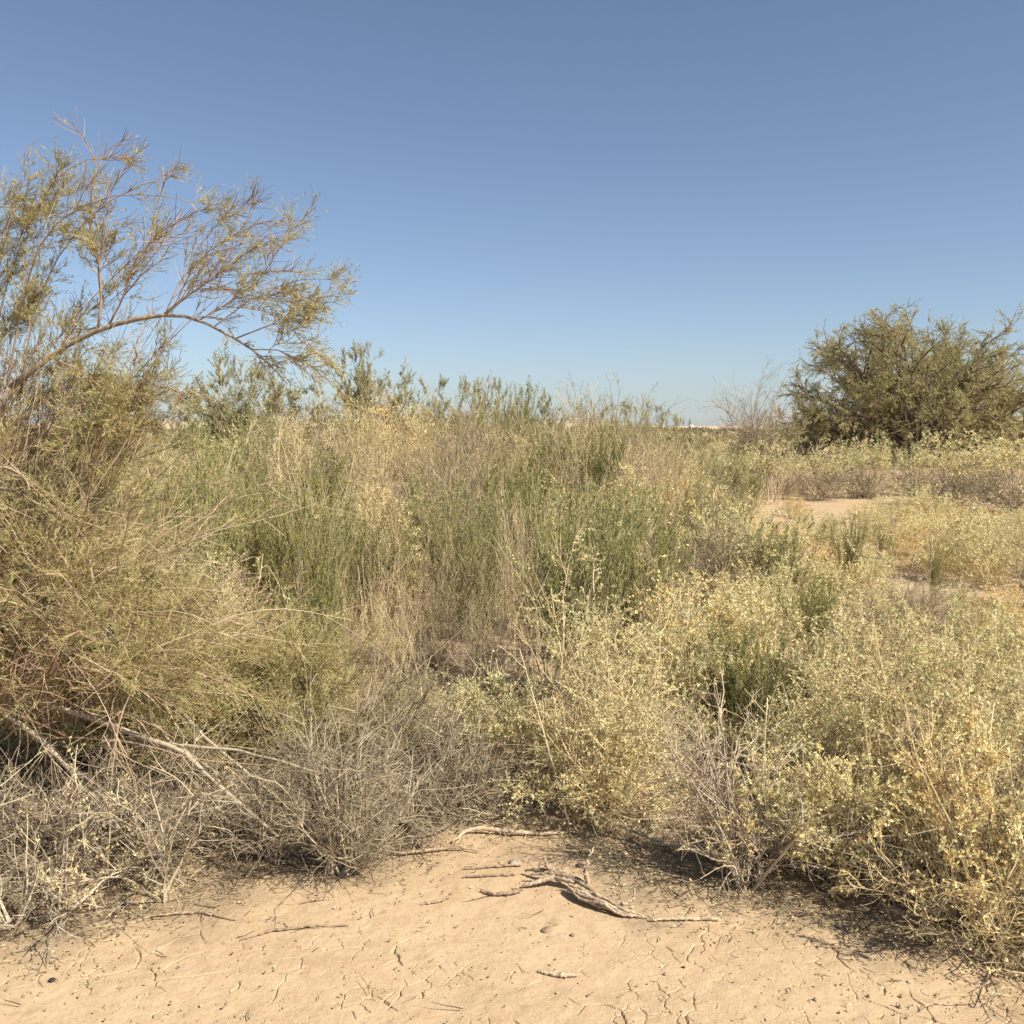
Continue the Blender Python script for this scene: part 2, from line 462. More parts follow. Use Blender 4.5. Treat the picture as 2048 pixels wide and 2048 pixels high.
def saltbush(seed, H, W, n1=60, n2=7, n3=5, nl=8, ll=.014, lw=.008, amax=80, r=.0045, gold=.0, bare_low=.0, stem='salt_stem'):
    g = np.random.default_rng(seed)
    b, f = Geo(), Geo()
    d = dirs(g, n1, amax)
    L = dome_len(d, H, W) * (.70 + .40 * g.random(n1) ** 1.4)
    A = grow(g, start(g, n1, .10), d, L, 7, .12, .02)
    b.tubes(A, r * (.7 + .6 * g.random(n1)), r * .3, .25 + .75 * g.random(n1))
    i, p, dd, t = sprout(g, A, n2, .22, .98, .75)
    l2 = L[i] * (.42 - .26 * t) * (.6 + .8 * g.random(len(i)))
    B = grow(g, p, dd + np.array((0, 0, .12)), l2, 4, .2, .02)
    b.tubes(B, r * .42, r * .2, .2 + .8 * g.random(len(i)))
    j, p, dd, t3 = sprout(g, B, n3, .15, 1., .8)
    l3 = np.minimum(l2[j] * .55, .16) * (.5 + .8 * g.random(len(j)))
    C = grow(g, p, dd, l3, 3, .25, .02)
    b.tubes(C, r * .22, r * .14, .3 + .7 * g.random(len(j)))
    k, p, dl, t4 = sprout(g, C, nl, .1, 1.05, .9, .35)
    rr = np.sqrt((p[:, 0] / (W / 2)) ** 2 + (p[:, 1] / (W / 2)) ** 2 + (p[:, 2] / H) ** 2)
    keep = g.random(len(k)) < np.clip((rr - .30) / .35, .04, 1) * np.clip((p[:, 2] - bare_low * H) / (.25 * H) + .15, .05, 1)
    keep &= g.random(len(k)) < np.clip(3.2 * (patch(g, p, 11 / max(H, .5), seed + 3) - .28), .12, 1)
    p, dl = p[keep], dl[keep]
    tone = np.clip(.12 + .75 * patch(g, p, 5, seed) + .22 * g.normal(size=len(p)) + gold, 0, 1)
    f.leaves(g, p, dl, ll * (.6 + .8 * g.random(len(p))), lw * (.7 + .6 * g.random(len(p))), tone, .15)
    return b.mesh('saltbush_branches', M[stem]), f.mesh('saltbush_foliage', M['salt_leaf'])

def broom(seed, H, W, n1=42, n2=14, nl=16, ll=.024, lw=.0055, amax=17, low=.25, tint=0.0):
    g = np.random.default_rng(seed)
    b, f = Geo(), Geo()
    p0 = start(g, n1, W * .28)
    d = dirs(g, n1, amax)
    d[:, :2] += p0[:, :2] * .5 / W
    L = H * (.55 + .5 * g.random(n1))
    A = grow(g, p0, d, L, 7, .06, .04)
    b.tubes(A, .0045, .0012, g.random(n1))
    n0 = 5
    q0 = start(g, n0, W * .34); d0 = dirs(g, n0, amax + 10, .8)
    S0 = grow(g, q0, d0, H * (.6 + .55 * g.random(n0)), 7, .08, .0)
    b.tubes(S0, .0042, .0012, .5 + .5 * g.random(n0))
    i0, p1, d1, t0 = sprout(g, S0, 6, .3, 1., .5, .2)
    b.tubes(grow(g, p1, d1, H * .18 * (.5 + g.random(len(i0))), 4, .12, .02), .0016, .0009, .4 + .6 * g.random(len(i0)))
    i, p, dd, t = sprout(g, A, n2, low, 1., .38, .12)
    l2 = (.10 + .20 * g.random(len(i))) * H * (1.15 - .7 * t)
    B = grow(g, p, dd, l2, 4, .06, .10)
    b.tubes(B, .0016, .0007, g.random(len(i)))
    k, p, dl, t4 = sprout(g, np.concatenate((B,)), nl, .0, 1.05, .5, .2)
    shoot = i[k] 
    st = g.random(n1)
    tone = np.clip(.1 + .5 * st[shoot] + .2 * g.normal(size=len(p)) + .15 * t4 + tint, 0, 1)
    f.leaves(g, p, dl, ll * (.6 + .8 * g.random(len(p))), lw, tone, .1)
    return b.mesh('broom_stems', M['broom_stem']), f.mesh('broom_foliage', M['broom_leaf'])

def drystems(seed, H, W, n1=34, n2=6, n3=3, nl=4, amax=22, ll=.022, lw=.006, r=.0042, up=.0):
    g = np.random.default_rng(seed)
    b, f = Geo(), Geo()
    p0 = start(g, n1, W * .33)
    d = dirs(g, n1, amax, .8)
    L = H * (.45 + .58 * g.random(n1))
    A = grow(g, p0, d, L, 7, .06, up)
    b.tubes(A, r * (.5 + .7 * g.random(n1)), r * .3, g.random(n1))
    i, p, dd, t = sprout(g, A, n2, .25, 1., .42, .15)
    l2 = L[i] * (.32 - .18 * t) * (.6 + .7 * g.random(len(i)))
    B = grow(g, p, dd, l2, 4, .1, .03)
    b.tubes(B, r * .35, r * .2, g.random(len(i)))
    j, p, dd, t3 = sprout(g, B, n3, .2, 1., .45, .2)
    C = grow(g, p, dd, l2[j] * .5, 3, .15, .02)
    b.tubes(C, r * .24, r * .16, g.random(len(j)))
    k, p, dl, t4 = sprout(g, C, nl, .2, 1.05, .6, .3)
    f.leaves(g, p, dl, ll * (.5 + .8 * g.random(len(p))), lw, np.clip(.55 + .3 * g.normal(size=len(p)), 0, 1), .1)
    return b.mesh('dry_stems', M['dry_stem']), f.mesh('dry_seed_heads', M['dry_leaf'])

def deadbrush(seed, H, W, n1=50, n2=6, n3=4, n4=1, amax=78, r=.0045, wob=.10, nl=0, pale=.0, pw=.6, base=.09):
    g = np.random.default_rng(seed)
    b, f = Geo(), Geo()
    d = dirs(g, n1, amax, pw)
    L = dome_len(d, H, W) * (.35 + .75 * g.random(n1))
    A = grow(g, start(g, n1, base), d, L, 8, wob, .0)
    tn = lambda n: np.clip(.45 + pale + .25 * g.normal(size=n), 0, 1)
    b.tubes(A, r * (.6 + .8 * g.random(n1)), r * .3, tn(n1), 4)
    i, p, dd, t = sprout(g, A, n2, .15, .98, .7, .25)
    l2 = L[i] * (.66 - .36 * t) * (.4 + .9 * g.random(len(i)))
    B = grow(g, p, dd, l2, 6, .13, -.01)
    b.tubes(B, r * .42, r * .22, tn(len(i)))
    j, p, dd, t3 = sprout(g, B, n3, .15, 1., .75, .25)
    l3 = l2[j] * .5 * (.5 + .8 * g.random(len(j)))
    C = grow(g, p, dd, l3, 4, .14, 0)
    b.tubes(C, r * .26, r * .16, tn(len(j)))
    if n4:
        k, p, dd, t4 = sprout(g, C, n4, .2, 1., .8, .25)
        D = grow(g, p, dd, l3[k] * .5, 3, .2, 0)
        b.tubes(D, r * .18, r * .14, tn(len(k)))
    out = b.mesh('dead_branches', M['dead_twig'])
    if nl:
        k, p, dl, t5 = sprout(g, C, nl, .3, 1.05, .8, .3)
        kk = (patch(g, p, 4, seed) + .35 * p[:, 2] / H) > .68
        p, dl = p[kk], dl[kk]
        f.leaves(g, p, dl, .011 * (.6 + .8 * g.random(len(p))), .006, np.clip(.7 + .2 * g.normal(size=len(p)), 0, 1), .15)
        return out, f.mesh('sparse_foliage', M['salt_leaf'])
    return out, None

def arrowweed(seed, H, W, n1=18, n2=10, n3=7, nl=20, ll=.042, lw=.0105, amax=20, mat='arrow_leaf', low=.35):
    g = np.random.default_rng(seed)
    b, f = Geo(), Geo()
    p0 = start(g, n1, W * .22)
    d = dirs(g, n1, amax, .7); d[:, :2] += p0[:, :2] / W * .5
    L = H * (.5 + .55 * g.random(n1))
    A = grow(g, p0, d, L, 7, .07, .03)
    b.tubes(A, .009, .002, g.random(n1))
    i, p, dd, t = sprout(g, A, n2, low, 1., .45, .15)
    l2 = H * (.2 - .1 * t) * (.6 + .8 * g.random(len(i)))
    B = grow(g, p, dd, l2, 4, .1, .10)
    b.tubes(B, .003, .0014, g.random(len(i)))
    j, p, dd, t3 = sprout(g, B, n3, .25, 1., .5, .2)
    C = grow(g, p, dd, l2[j] * .45, 3, .12, .08)
    b.tubes(C, .0016, .001, g.random(len(j)))
    k, p, dl, t4 = sprout(g, C, nl, .1, 1.05, .55, .25)
    st = g.random(n1)[i[j[k]]]
    f.leaves(g, p, dl, ll * (.6 + .8 * g.random(len(p))), lw, np.clip(.15 + .5 * st + .2 * g.normal(size=len(p)), 0, 1), .1)
    return b.mesh('shrub_stems', M['dry_stem']), f.mesh('shrub_foliage', M[mat])

# ------------------------------------------------------------------ placing things
def empty(name, loc, label, cat, group=None, rz=0.0, sc3=(1, 1, 1), tilt=(0, 0)):
    o = bpy.data.objects.new(name, None); COL.objects.link(o)
    o.empty_display_size = .2
    o.location = loc; o.rotation_euler = (tilt[0], tilt[1], rz); o.scale = sc3
    o['label'] = label; o['category'] = cat
    if group: o['group'] = group
    return o

def child(name, mesh, parent):
    o = bpy.data.objects.new(name, mesh); COL.objects.link(o); o.parent = parent
    return o

PART = {'saltbush': ('branch_framework', 'foliage'), 'broom_shrub': ('branch_framework', 'foliage'), 'dry_stem_clump': ('branch_framework', 'foliage'),
        'dead_brush': ('branch_framework', 'foliage'), 'tall_shrub': ('branch_framework', 'foliage')}
GROUPS = {'saltbush': 'pale saltbushes', 'broom_shrub': 'green upright broom shrubs', 'dry_stem_clump': 'clumps of dry tan stems',
          'dead_brush': 'dead leafless brush', 'tall_shrub': 'tall grey green shrubs on the skyline'}
protos = {}

def plant(kind, meshes, x, y, label, rz=0.0, s=(1, 1, 1), cat='shrub', tilt=(0, 0)):
    """a thing of this kind standing at x, y; later plants of the same meshes are copies of the first thing and its parts"""
    key = meshes[0].name
    if key not in protos:
        o = empty(kind, (x, y, gz(x, y)), label, cat, GROUPS.get(kind), rz, s, tilt)
        a, b = PART[kind]
        ch = [child(a, meshes[0], o)]
        if meshes[1] is not None:
            ch.append(child(b, meshes[1], o))
        protos[key] = (o, ch)
        return o
    src, ch = protos[key]
    o = src.copy(); COL.objects.link(o)
    o.name = kind
    o.location = (x, y, gz(x, y)); o.rotation_euler = (tilt[0], tilt[1], rz); o.scale = s
    o['label'] = label
    for c in ch:
        d = c.copy(); COL.objects.link(d); d.parent = o
    return o

rng = np.random.default_rng(2024)
# ------------------------------------------------------------------ the big tamarisk at the left
def smooth_path(pts, n=14):
    pts = np.asarray(pts, float)
    s = np.concatenate(([0], np.cumsum(np.linalg.norm(np.diff(pts, axis=0), axis=1))))
    u = np.linspace(0, s[-1], n * 3)
    q = np.stack([np.interp(u, s, pts[:, k]) for k in range(3)], 1)
    for _ in range(3):
        q[1:-1] = (q[:-2] + 2 * q[1:-1] + q[2:]) / 4
    return q[np.linspace(0, len(q) - 1, n).round().astype(int)]

def feather(g, b, f, A, n2, l2, n3, nl, ll=.018, lw=.0028, t0=.15, up=.05, seed=1, dens=1.0, gold=0.0):
    """wands A get branchlets, the branchlets fine scale-leaved twigs"""
    i, p, d, t = sprout(g, A, n2, t0, 1., .55, .2)
    L = l2 * (.5 + .9 * g.random(len(i))) * (1.2 - .6 * t)
    B = grow(g, p, d, L, 5, .10, up)
    b.tubes(B, .0016, .0009, np.clip(.35 + .25 * g.normal(size=len(i)), 0, 1))
    if dens < 1:
        B = B[patch(g, B[:, 0], 3, seed) + .25 * (g.random(len(B)) - .5) < .25 + .6 * dens]
    j, p, d, t = sprout(g, B, n3, .1, 1., .6, .2)
    C = grow(g, p, d, (.03 + .06 * g.random(len(j))), 3, .12, .04)
    f.tubes(C, .0008, .0006, np.clip(.55 + .2 * g.normal(size=len(j)), 0, 1))
    k, p, d, t = sprout(g, C, nl, 0, 1.1, .5, .2)
    tone = np.clip(.2 + .55 * patch(g, p, 4, seed) + .2 * g.normal(size=len(p)) + gold, 0, 1)
    f.leaves(g, p, d, ll * (.6 + .8 * g.random(len(p))), lw * (.7 + .6 * g.random(len(p))), tone, .05)

def build_tamarisk():
    g = np.random.default_rng(77)
    bx, by = ground(-120, 4.55)
    root = empty('tamarisk_tree', (bx, by, gz(bx, by)), 'large feathery tamarisk tree at the left edge with one thick arching limb', 'tree')
    off = np.array((bx, by, gz(bx, by)))
    Lm = lambda L: smooth_path([P(*q) for q in L]) - off
    # trunk and the arching limb
    tr = Geo()
    base = np.array((bx, by, gz(bx, by) - .05))
    path = smooth_path([base, P(-130, 1450, 4.55), P(-110, 1200, 4.5), P(-70, 950, 4.5), P(22, 775, 4.45)]) - off
    tr.tube_r(path, np.linspace(.05, .016, len(path)), .35, 9, .12, 1)
    child('trunk', tr.mesh('tamarisk_trunk', M['tam_bark'], True), root)
    arch = Lm([(22, 775, 4.45), (69, 735, 4.45), (141, 685, 4.43), (196, 659, 4.4), (254, 641, 4.38), (337, 627, 4.35), (380, 633, 4.33),
               (427, 652, 4.3), (471, 677, 4.28), (507, 699, 4.25), (543, 732, 4.22), (575, 768, 4.2)])
    G = Geo(); G.tube_r(arch, np.interp(np.linspace(0, 1, len(arch)), [0, .2, .5, .6, .85, 1], [.016, .0125, .010, .0072, .005, .0018]), .6, 8, .16, 2)
    child('arching_limb', G.mesh('tamarisk_arching_limb', M['tam_bark'], True), root)
    spec = [
        ([(330, 629, 4.35), (362, 600, 4.33), (400, 575, 4.3), (440, 545, 4.3), (500, 500, 4.3)], .0085),
        ([(196, 659, 4.4), (203, 600, 4.4), (199, 530, 4.42), (180, 470, 4.42), (182, 390, 4.4), (196, 330, 4.4), (170, 278, 4.4)], .0075),
        ([(215, 655, 4.4), (245, 600, 4.38), (262, 540, 4.36), (310, 470, 4.35), (380, 430, 4.33), (440, 405, 4.3)], .006),
        ([(-20, 900, 4.5), (20, 740, 4.48), (45, 600, 4.45), (80, 480, 4.4), (140, 420, 4.38), (230, 388, 4.35), (330, 390, 4.3), (392, 408, 4.28)], .008),
        ([(-10, 1120, 4.5), (15, 950, 4.5), (40, 800, 4.5), (62, 640, 4.48), (100, 540, 4.46), (150, 460, 4.43), (200, 415, 4.4), (265, 372, 4.4), (350, 350, 4.4)], .007),
        ([(-30, 760, 4.55), (10, 580, 4.5), (55, 450, 4.5), (100, 370, 4.5), (160, 318, 4.5), (262, 316, 4.5)], .006),
        ([(-60, 800, 4.5), (-10, 560, 4.5), (20, 430, 4.5), (48, 370, 4.5), (62, 300, 4.5)], .006),
        ([(150, 1180, 4.3), (190, 1040, 4.3), (232, 900, 4.3), (275, 775, 4.3), (348, 667, 4.3), (409, 620, 4.3), (452, 580, 4.3)], .0062),
        ([(100, 712, 4.43), (150, 740, 4.35), (185, 800, 4.3), (170, 860, 4.3)], .006),
        ([(-60, 1000, 4.5), (0, 850, 4.5), (60, 745, 4.5), (170, 610, 4.5), (260, 520, 4.5), (350, 470, 4.5), (420, 440, 4.5), (500, 420, 4.5)], .0055),
        ([(-60, 850, 4.7), (-40, 600, 4.7), (-10, 420, 4.7), (10, 330, 4.7)], .006),
        ([(400, 640, 4.3), (450, 610, 4.28), (520, 560, 4.25), (550, 510, 4.2), (575, 465, 4.2)], .004),
        ([(471, 677, 4.28), (540, 650, 4.25), (590, 640, 4.2), (625, 668, 4.2)], .0045),
        ([(507, 699, 4.25), (560, 700, 4.2), (605, 735, 4.2), (645, 775, 4.2)], .004),
        ([(430, 652, 4.3), (500, 600, 4.25), (550, 580, 4.2), (605, 598, 4.2)], .004),
        ([(80, 1000, 4.4), (150, 880, 4.35), (260, 800, 4.3), (330, 760, 4.3), (400, 790, 4.25)], .0055),
        ([(-20, 1120, 4.5), (60, 960, 4.5), (180, 850, 4.5), (300, 720, 4.5), (370, 640, 4.5)], .005),
        ([(330, 629, 4.35), (360, 560, 4.4), (420, 500, 4.4), (470, 470, 4.4), (530, 440, 4.4)], .004),
        ([(-90, 980, 4.45), (0, 870, 4.4), (90, 800, 4.35), (210, 770, 4.3), (330, 800, 4.25)], .005),
    ]
    bw, f = Geo(), Geo()
    limbs = []
    for L, r in spec:
        q = Lm(L); limbs.append(q)
        G = Geo(); G.tube_r(q, np.linspace(r * .8, .0013, len(q)), .2 + .4 * g.random(), 6, .12, int(r * 1e5))
        child('limb', G.mesh('tamarisk_limb', M['tam_wand'], True), root)
    limbs.append(arch)
    A0 = np.stack(limbs)
    # long thin wands rising from the limbs
    i, p, d, t = sprout(g, A0, 11, .1, 1., .6, .25)
    kk = (t < .7) | (g.random(len(i)) < .35)
    kk &= ~np.isin(i, (8, 11, 12, 13, 14, 15, 16, 18, 19)) | (g.random(len(i)) < .45)
    i, p, d, t = i[kk], p[kk], d[kk], t[kk]
    d = norm(d + np.array((.16, -.02, .22)))
    W1 = grow(g, p, d, (.16 + .40 * g.random(len(i))) * (1.1 - .7 * t), 9, .06, -.07)
    bw.tubes(W1, .0020, .0009, np.clip(.4 + .25 * g.normal(size=len(i)), 0, 1))
    feather(g, bw, f, W1, 11, .11, 6, 8, lw=.0030, dens=.62, seed=3, gold=-.04)
    tail = np.array([8, 11, 12, 13, 14, 15, 16, 18, 19])
    body = np.array([k for k in range(len(A0)) if k not in tail])
    feather(g, bw, f, A0[body], 24, .12, 6, 8, lw=.0030, t0=.25, dens=.66, seed=5, gold=-.04)
    feather(g, bw, f, A0[tail], 14, .10, 5, 7, t0=.3, dens=.36, seed=6, gold=.1)
    # wands fountaining from the foot: the dense lower half
    n = 280
    sx = g.uniform(-300, 130, n); sD = g.uniform(4.0, 5.2, n)
    S = np.array([(*ground(a, c), .05) for a, c in zip(sx, sD)]) - off
    S[:, 2] += .15 + .75 * g.random(n)
    dd = norm(np.stack((.34 + .45 * g.normal(size=n), -.1 + .45 * g.normal(size=n), .75 + .4 * g.random(n)), -1))
    W2 = grow(g, S, dd, .6 + .75 * g.random(n), 11, .08, -.075)
    n3_ = 150
    sx = g.uniform(-240, 250, n3_); sD = g.uniform(3.7, 4.3, n3_)
    S = np.array([(*ground(a, c), .05) for a, c in zip(sx, sD)]) - off
    S[:, 2] += .35 + .35 * g.random(n3_)
    dd = norm(np.stack((.45 + .45 * g.normal(size=n3_), -.15 + .35 * g.normal(size=n3_), .55 + .4 * g.random(n3_)), -1))
    W3 = grow(g, S, dd, .45 + .5 * g.random(n3_), 11, .08, -.085)
    W2 = np.concatenate((W2, W3)); n = len(W2)
    bw.tubes(W2, .0034, .0012, np.clip(.45 + .3 * g.normal(size=n), 0, 1))
    nu = 150
    S = np.array([P(a, c, e) for a, c, e in zip(g.uniform(-90, 230, nu), g.uniform(900, 1040, nu), g.uniform(4.2, 4.9, nu))]) - off
    dd = norm(np.stack((.32 + .28 * g.normal(size=nu), .15 * g.normal(size=nu), np.ones(nu)), -1))
    WU = grow(g, S, dd, .35 + .5 * g.random(nu), 9, .045, -.01)
    bw.tubes(WU, .0026, .0009, np.clip(.55 + .3 * g.normal(size=nu), 0, 1))
    feather(g, bw, f, WU, 7, .12, 5, 7, t0=.3, up=.04, seed=9, dens=.20)
    nb = 150
    S = np.array([(*ground(a, c), .05) for a, c in zip(g.uniform(-200, 330, nb), g.uniform(3.75, 4.6, nb))]) - off
    S[:, 2] += .25 + .7 * g.random(nb)
    dd = norm(np.stack((.5 + .5 * g.normal(size=nb), -.25 + .4 * g.normal(size=nb), .6 + .5 * g.normal(size=nb)), -1))
    WB = grow(g, S, dd, .4 + .7 * g.random(nb), 10, .10, -.05)
    bw.tubes(WB, .0036, .0012, .45 + .4 * g.random(nb))
    ib, pb, db, tb = sprout(g, WB, 5, .3, 1., .6, .2)
    bw.tubes(grow(g, pb, db, .10 + .2 * g.random(len(ib)), 4, .15, -.02), .0015, .0009, .4 + .4 * g.random(len(ib)))
    feather(g, bw, f, W2, 13, .17, 6, 8, t0=.12, up=.02, seed=8, dens=.60)
    child('wands', bw.mesh('tamarisk_wands', M['tam_wand']), root)
    child('foliage', f.mesh('tamarisk_foliage', M['tam_leaf']), root)
    # bare grey limbs showing through underneath
    dead = [([(-30, 955, 4.2), (60, 985, 4.1), (150, 1040, 4.05)], .009), ([(-20, 930, 4.2), (30, 950, 4.1), (55, 985, 4.0)], .008),
            ([(15, 1222, 3.9), (60, 1224, 3.9), (118, 1226, 3.85)], .009), ([(100, 1205, 3.9), (180, 1235, 3.8), (232, 1290, 3.75)], .008),
            ([(60, 1390, 3.9), (200, 1440, 3.8), (345, 1480, 3.7), (430, 1565, 3.6), (530, 1650, 3.55)], .014),
            ([(200, 1480, 3.8), (345, 1500, 3.7), (450, 1502, 3.65), (560, 1530, 3.6), (650, 1555, 3.55)], .009),
            ([(100, 1500, 3.9), (240, 1600, 3.75), (330, 1690, 3.65), (400, 1760, 3.6)], .016),
            ([(-60, 1560, 3.9), (60, 1620, 3.7), (150, 1690, 3.6), (240, 1775, 3.5)], .02),
            ([(60, 1680, 3.6), (150, 1700, 3.55), (300, 1640, 3.5), (420, 1600, 3.5)], .010),
            ([(150, 1350, 4.0), (290, 1430, 3.9), (420, 1520, 3.8), (500, 1600, 3.7)], .010),
            ([(310, 1380, 4.0), (400, 1470, 3.8), (480, 1540, 3.7), (600, 1640, 3.6)], .008),
            ([(0, 1420, 3.8), (100, 1500, 3.7), (190, 1620, 3.6), (250, 1700, 3.5)], .011)]
    for k, (L, r) in enumerate(dead):
        q = Lm(L); q += .012 * np.cumsum(g.normal(size=q.shape), 0) * .5
        G = Geo(); G.tube_r(q, np.linspace(r, r * .45, len(q)), .45 + .4 * g.random(), 7, .15, 300 + k)
        T = grow(g, q[::2], norm(g.normal(size=(len(q[::2]), 3)) + np.array((.3, 0, .1))), .25 + .3 * g.random(len(q[::2])), 5, .15, 0)
        G.tubes(T, r * .3, r * .12, .5)
        child('dead_limb', G.mesh('tamarisk_dead_limb', M['dead_twig'], True), root)

build_tamarisk()

def build_low_tamarisk(px, D, label, n=230, seed=5, reach=(.45, .55), H=1.0, lean=.0):
    g = np.random.default_rng(seed)
    x, y = ground(px, D)
    root = empty('tamarisk_shrub', (x, y, gz(x, y)), label, 'shrub', 'low feathery tamarisk shrubs')
    b, f = Geo(), Geo()
    d = dirs(g, n, 62, .6); d[:, 0] += lean; d = norm(d)
    A = grow(g, start(g, n, .12), d, (reach[0] + reach[1] * g.random(n)) * H, 10, .07, -.05)
    b.tubes(A, .0034, .0012, np.clip(.55 + .25 * g.normal(size=n), 0, 1))
    feather(g, b, f, A, 15, .15, 6, 8, t0=.3, up=.02, seed=seed, gold=.08)
    child('wands', b.mesh('tamarisk_wands', M['tam_wand']), root)
    child('foliage', f.mesh('tamarisk_foliage', M['tam_leaf']), root)

build_low_tamarisk(520, 4.65, 'low olive feathery tamarisk shrub behind the dead grey brush', seed=5, H=.86)
build_low_tamarisk(230, 4.9, 'low olive tamarisk shrub with drooping wands under the arching limb', seed=6, H=.98)

# ------------------------------------------------------------------ the mesquite and its neighbour
def build_mesquite():
    g = np.random.default_rng(12)
    x, y = ground(1838, 46)
    root = empty('mesquite_tree', (x, y, gz(x, y)), 'broad domed mesquite tree with dark spreading limbs at the right', 'tree')
    H, W = 8.7, 15.0
    n1 = 46
    ph = 2.4 * np.arange(n1) + .3 * g.random(n1)
    th = R(88) * np.sqrt((np.arange(n1) + .4) / n1)
    d = np.stack((np.sin(th) * np.cos(ph), np.sin(th) * np.sin(ph), np.cos(th) + .03), -1)
    L = dome_len(d, H, W) * (.74 + .08 * g.random(n1)) * np.where(np.arange(n1) < 3, .8, 1)
    tr = Geo()
    tp = np.array([(0, 0, -.2), (.05, 0, .3), (0, .05, .8)])
    tr.tube_r(tp, np.array((.48, .38, .32)), .3, 10, .15, 4)
    child('trunk', tr.mesh('mesquite_trunk', M['mesq_bark'], True), root)
    p0 = np.tile(np.array((0, 0, .45)), (n1, 1)) + .15 * g.normal(size=(n1, 3))
    A = grow(g, p0, d, L, 9, .06, .008)
    for k in range(n1):
        G = Geo(); G.tube_r(A[k], np.linspace(.12 + .05 * g.random(), .010, 9), .2 + .5 * g.random(), 7, .15, k)
        child('limb', G.mesh('mesquite_limb', M['mesq_bark'], True), root)
    b, f = Geo(), Geo()
    i, p, dd, t = sprout(g, A, 11, .30, 1., .66, .2)
    l2 = L[i] * (.40 - .18 * t) * (.6 + .6 * g.random(len(i)))
    B = grow(g, p, dd, l2, 6, .16, .03); b.tubes(B, .045, .014, g.random(len(i)), 4)
    j, p, dd, t = sprout(g, B, 7, .2, 1., .6, .25)
    l3 = l2[j] * .45 * (.5 + .8 * g.random(len(j)))
    C = grow(g, p, dd, l3, 5, .18, .02); b.tubes(C, .017, .006, g.random(len(j)))
    k, p, dd, t = sprout(g, C, 4, .2, 1., .7, .3)
    D = grow(g, p, dd, .22 + .35 * g.random(len(k)), 3, .2, -.02); b.tubes(D, .007, .004, g.random(len(k)))
    # skirts: low branchlets that reach down to the brush
    q, p, dl, t = sprout(g, D, 24, .05, 1.08, .8, .4)
    den = patch(g, p, .9, 3) + .25 * (g.random(len(p)) - .5)
    den = np.where(np.linalg.norm(p / np.array((W / 2, W / 2, H)), axis=1) < .45, den - .12, den)
    p, dl, q = p[den > .06], dl[den > .06], q[den > .06]
    up = np.clip(p[:, 2], .05, None); p[:, 2] = up
    tone = np.clip(.2 + .6 * patch(g, p, .7, 8) + .18 * g.normal(size=len(p)), 0, 1)
    f.leaves(g, p, dl, .078 * (.6 + .8 * g.random(len(p))), .026 * (.7 + .6 * g.random(len(p))), tone, .1)
    child('branch_framework', b.mesh('mesquite_branches', M['mesq_bark']), root)
    child('crown', f.mesh('mesquite_crown', M['mesq_leaf']), root)

build_mesquite()

# ------------------------------------------------------------------ plant meshes shared by many copies
SALT = [saltbush(100 + k, .95, 1.3, 46, 7, 5, 12, .021, .013, gold=(-.12, 0, .12, .22)[k % 4]) for k in range(5)]
SALTG = [saltbush(120 + k, 1.5, 2.1, 84, 7, 5, 10, .042, .025, gold=(0, .08, .12)[k], bare_low=.42, r=.008, stem='dead_twig') for k in range(3)]
BROOM = [broom(200 + k, 1.0, .55, tint=(0, .05, -.05, .2, .0)[k]) for k in range(5)]
DRY = [drystems(300 + k, 1.2, .8, nl=(3, 5, 2, 4, 6)[k], amax=(20, 30, 15, 38, 25)[k]) for k in range(5)]
DEAD = [deadbrush(400 + k, .85, 1.0, 50, 7, 5, 1, amax=(70, 45, 58)[k]) for k in range(3)]
TALL = [arrowweed(500 + k, 2.4, 1.1, low=(.35, .45, .3, .5)[k]) for k in range(4)]

# ------------------------------------------------------------------ near plants, each with meshes of its own
def near_salt(px, py, H, W, label, seed, gold=0.0, **kw):
    x, y = ground(px, dist(py))
    a = dict(n1=60, n2=8, n3=6, nl=16, ll=.0128, lw=.0080, r=.0048)
    a.update(kw)
    return plant('saltbush', saltbush(seed, H, W, gold=gold, **a), x, y, label)

near_salt(1205, 1598, 1.03, 1.04, 'large pale gold saltbush in the centre, above the two fallen sticks', 1, .06, n1=80)
near_salt(1300, 1490, .98, .95, 'pale grey green saltbush with the lightest leaves, behind the large central saltbush', 2, -.10)
near_salt(1015, 1535, .64, .70, 'small loose saltbush with yellow leaf tufts beside the grey dead brush', 3, .0, n1=30)
near_salt(905, 1480, .62, .55, 'wispy grey green saltbush rising from the grey dead brush', 4, -.15, n1=24, n2=6)
near_salt(1640, 1730, .58, .72, 'low straggling saltbush right of the bare forked grey shrub', 5, .12, n1=40)
near_salt(1955, 1835, .74, 1.0, 'sprawling golden saltbush with dark twiggy foot nearest the camera at the right', 6, .28, n1=80, bare_low=.25)
near_salt(1800, 1650, .93, 1.05, 'big cream green saltbush behind the sprawling golden one at the right', 7, .0, n1=80)
near_salt(2060, 1630, .93, 1.05, 'cream green saltbush cut off by the right edge of the picture', 8, -.02, n1=70)
near_salt(1640, 1550, .78, .80, 'pale saltbush between the bright green broom and the big right saltbush', 9, .03)
near_salt(1775, 1400, .78, .90, 'yellowish saltbush with tall pale stems behind the big right saltbush', 10, .05, n1=50)
near_salt(1960, 1370, .56, .95, 'saltbush just in front of the sand strip at the right edge', 11, .0, n1=50)
near_salt(1440, 1330, .72, .80, 'straw coloured saltbush behind the bright green broom', 12, .10, n1=44)
near_salt(475, 1410, .93, 1.0, 'yellow green saltbush behind the low olive tamarisk', 13, -.02, n1=56)
near_salt(310, 1360, .86, .90, 'dull saltbush in the shade of the arching tamarisk limb', 14, -.12, n1=44)

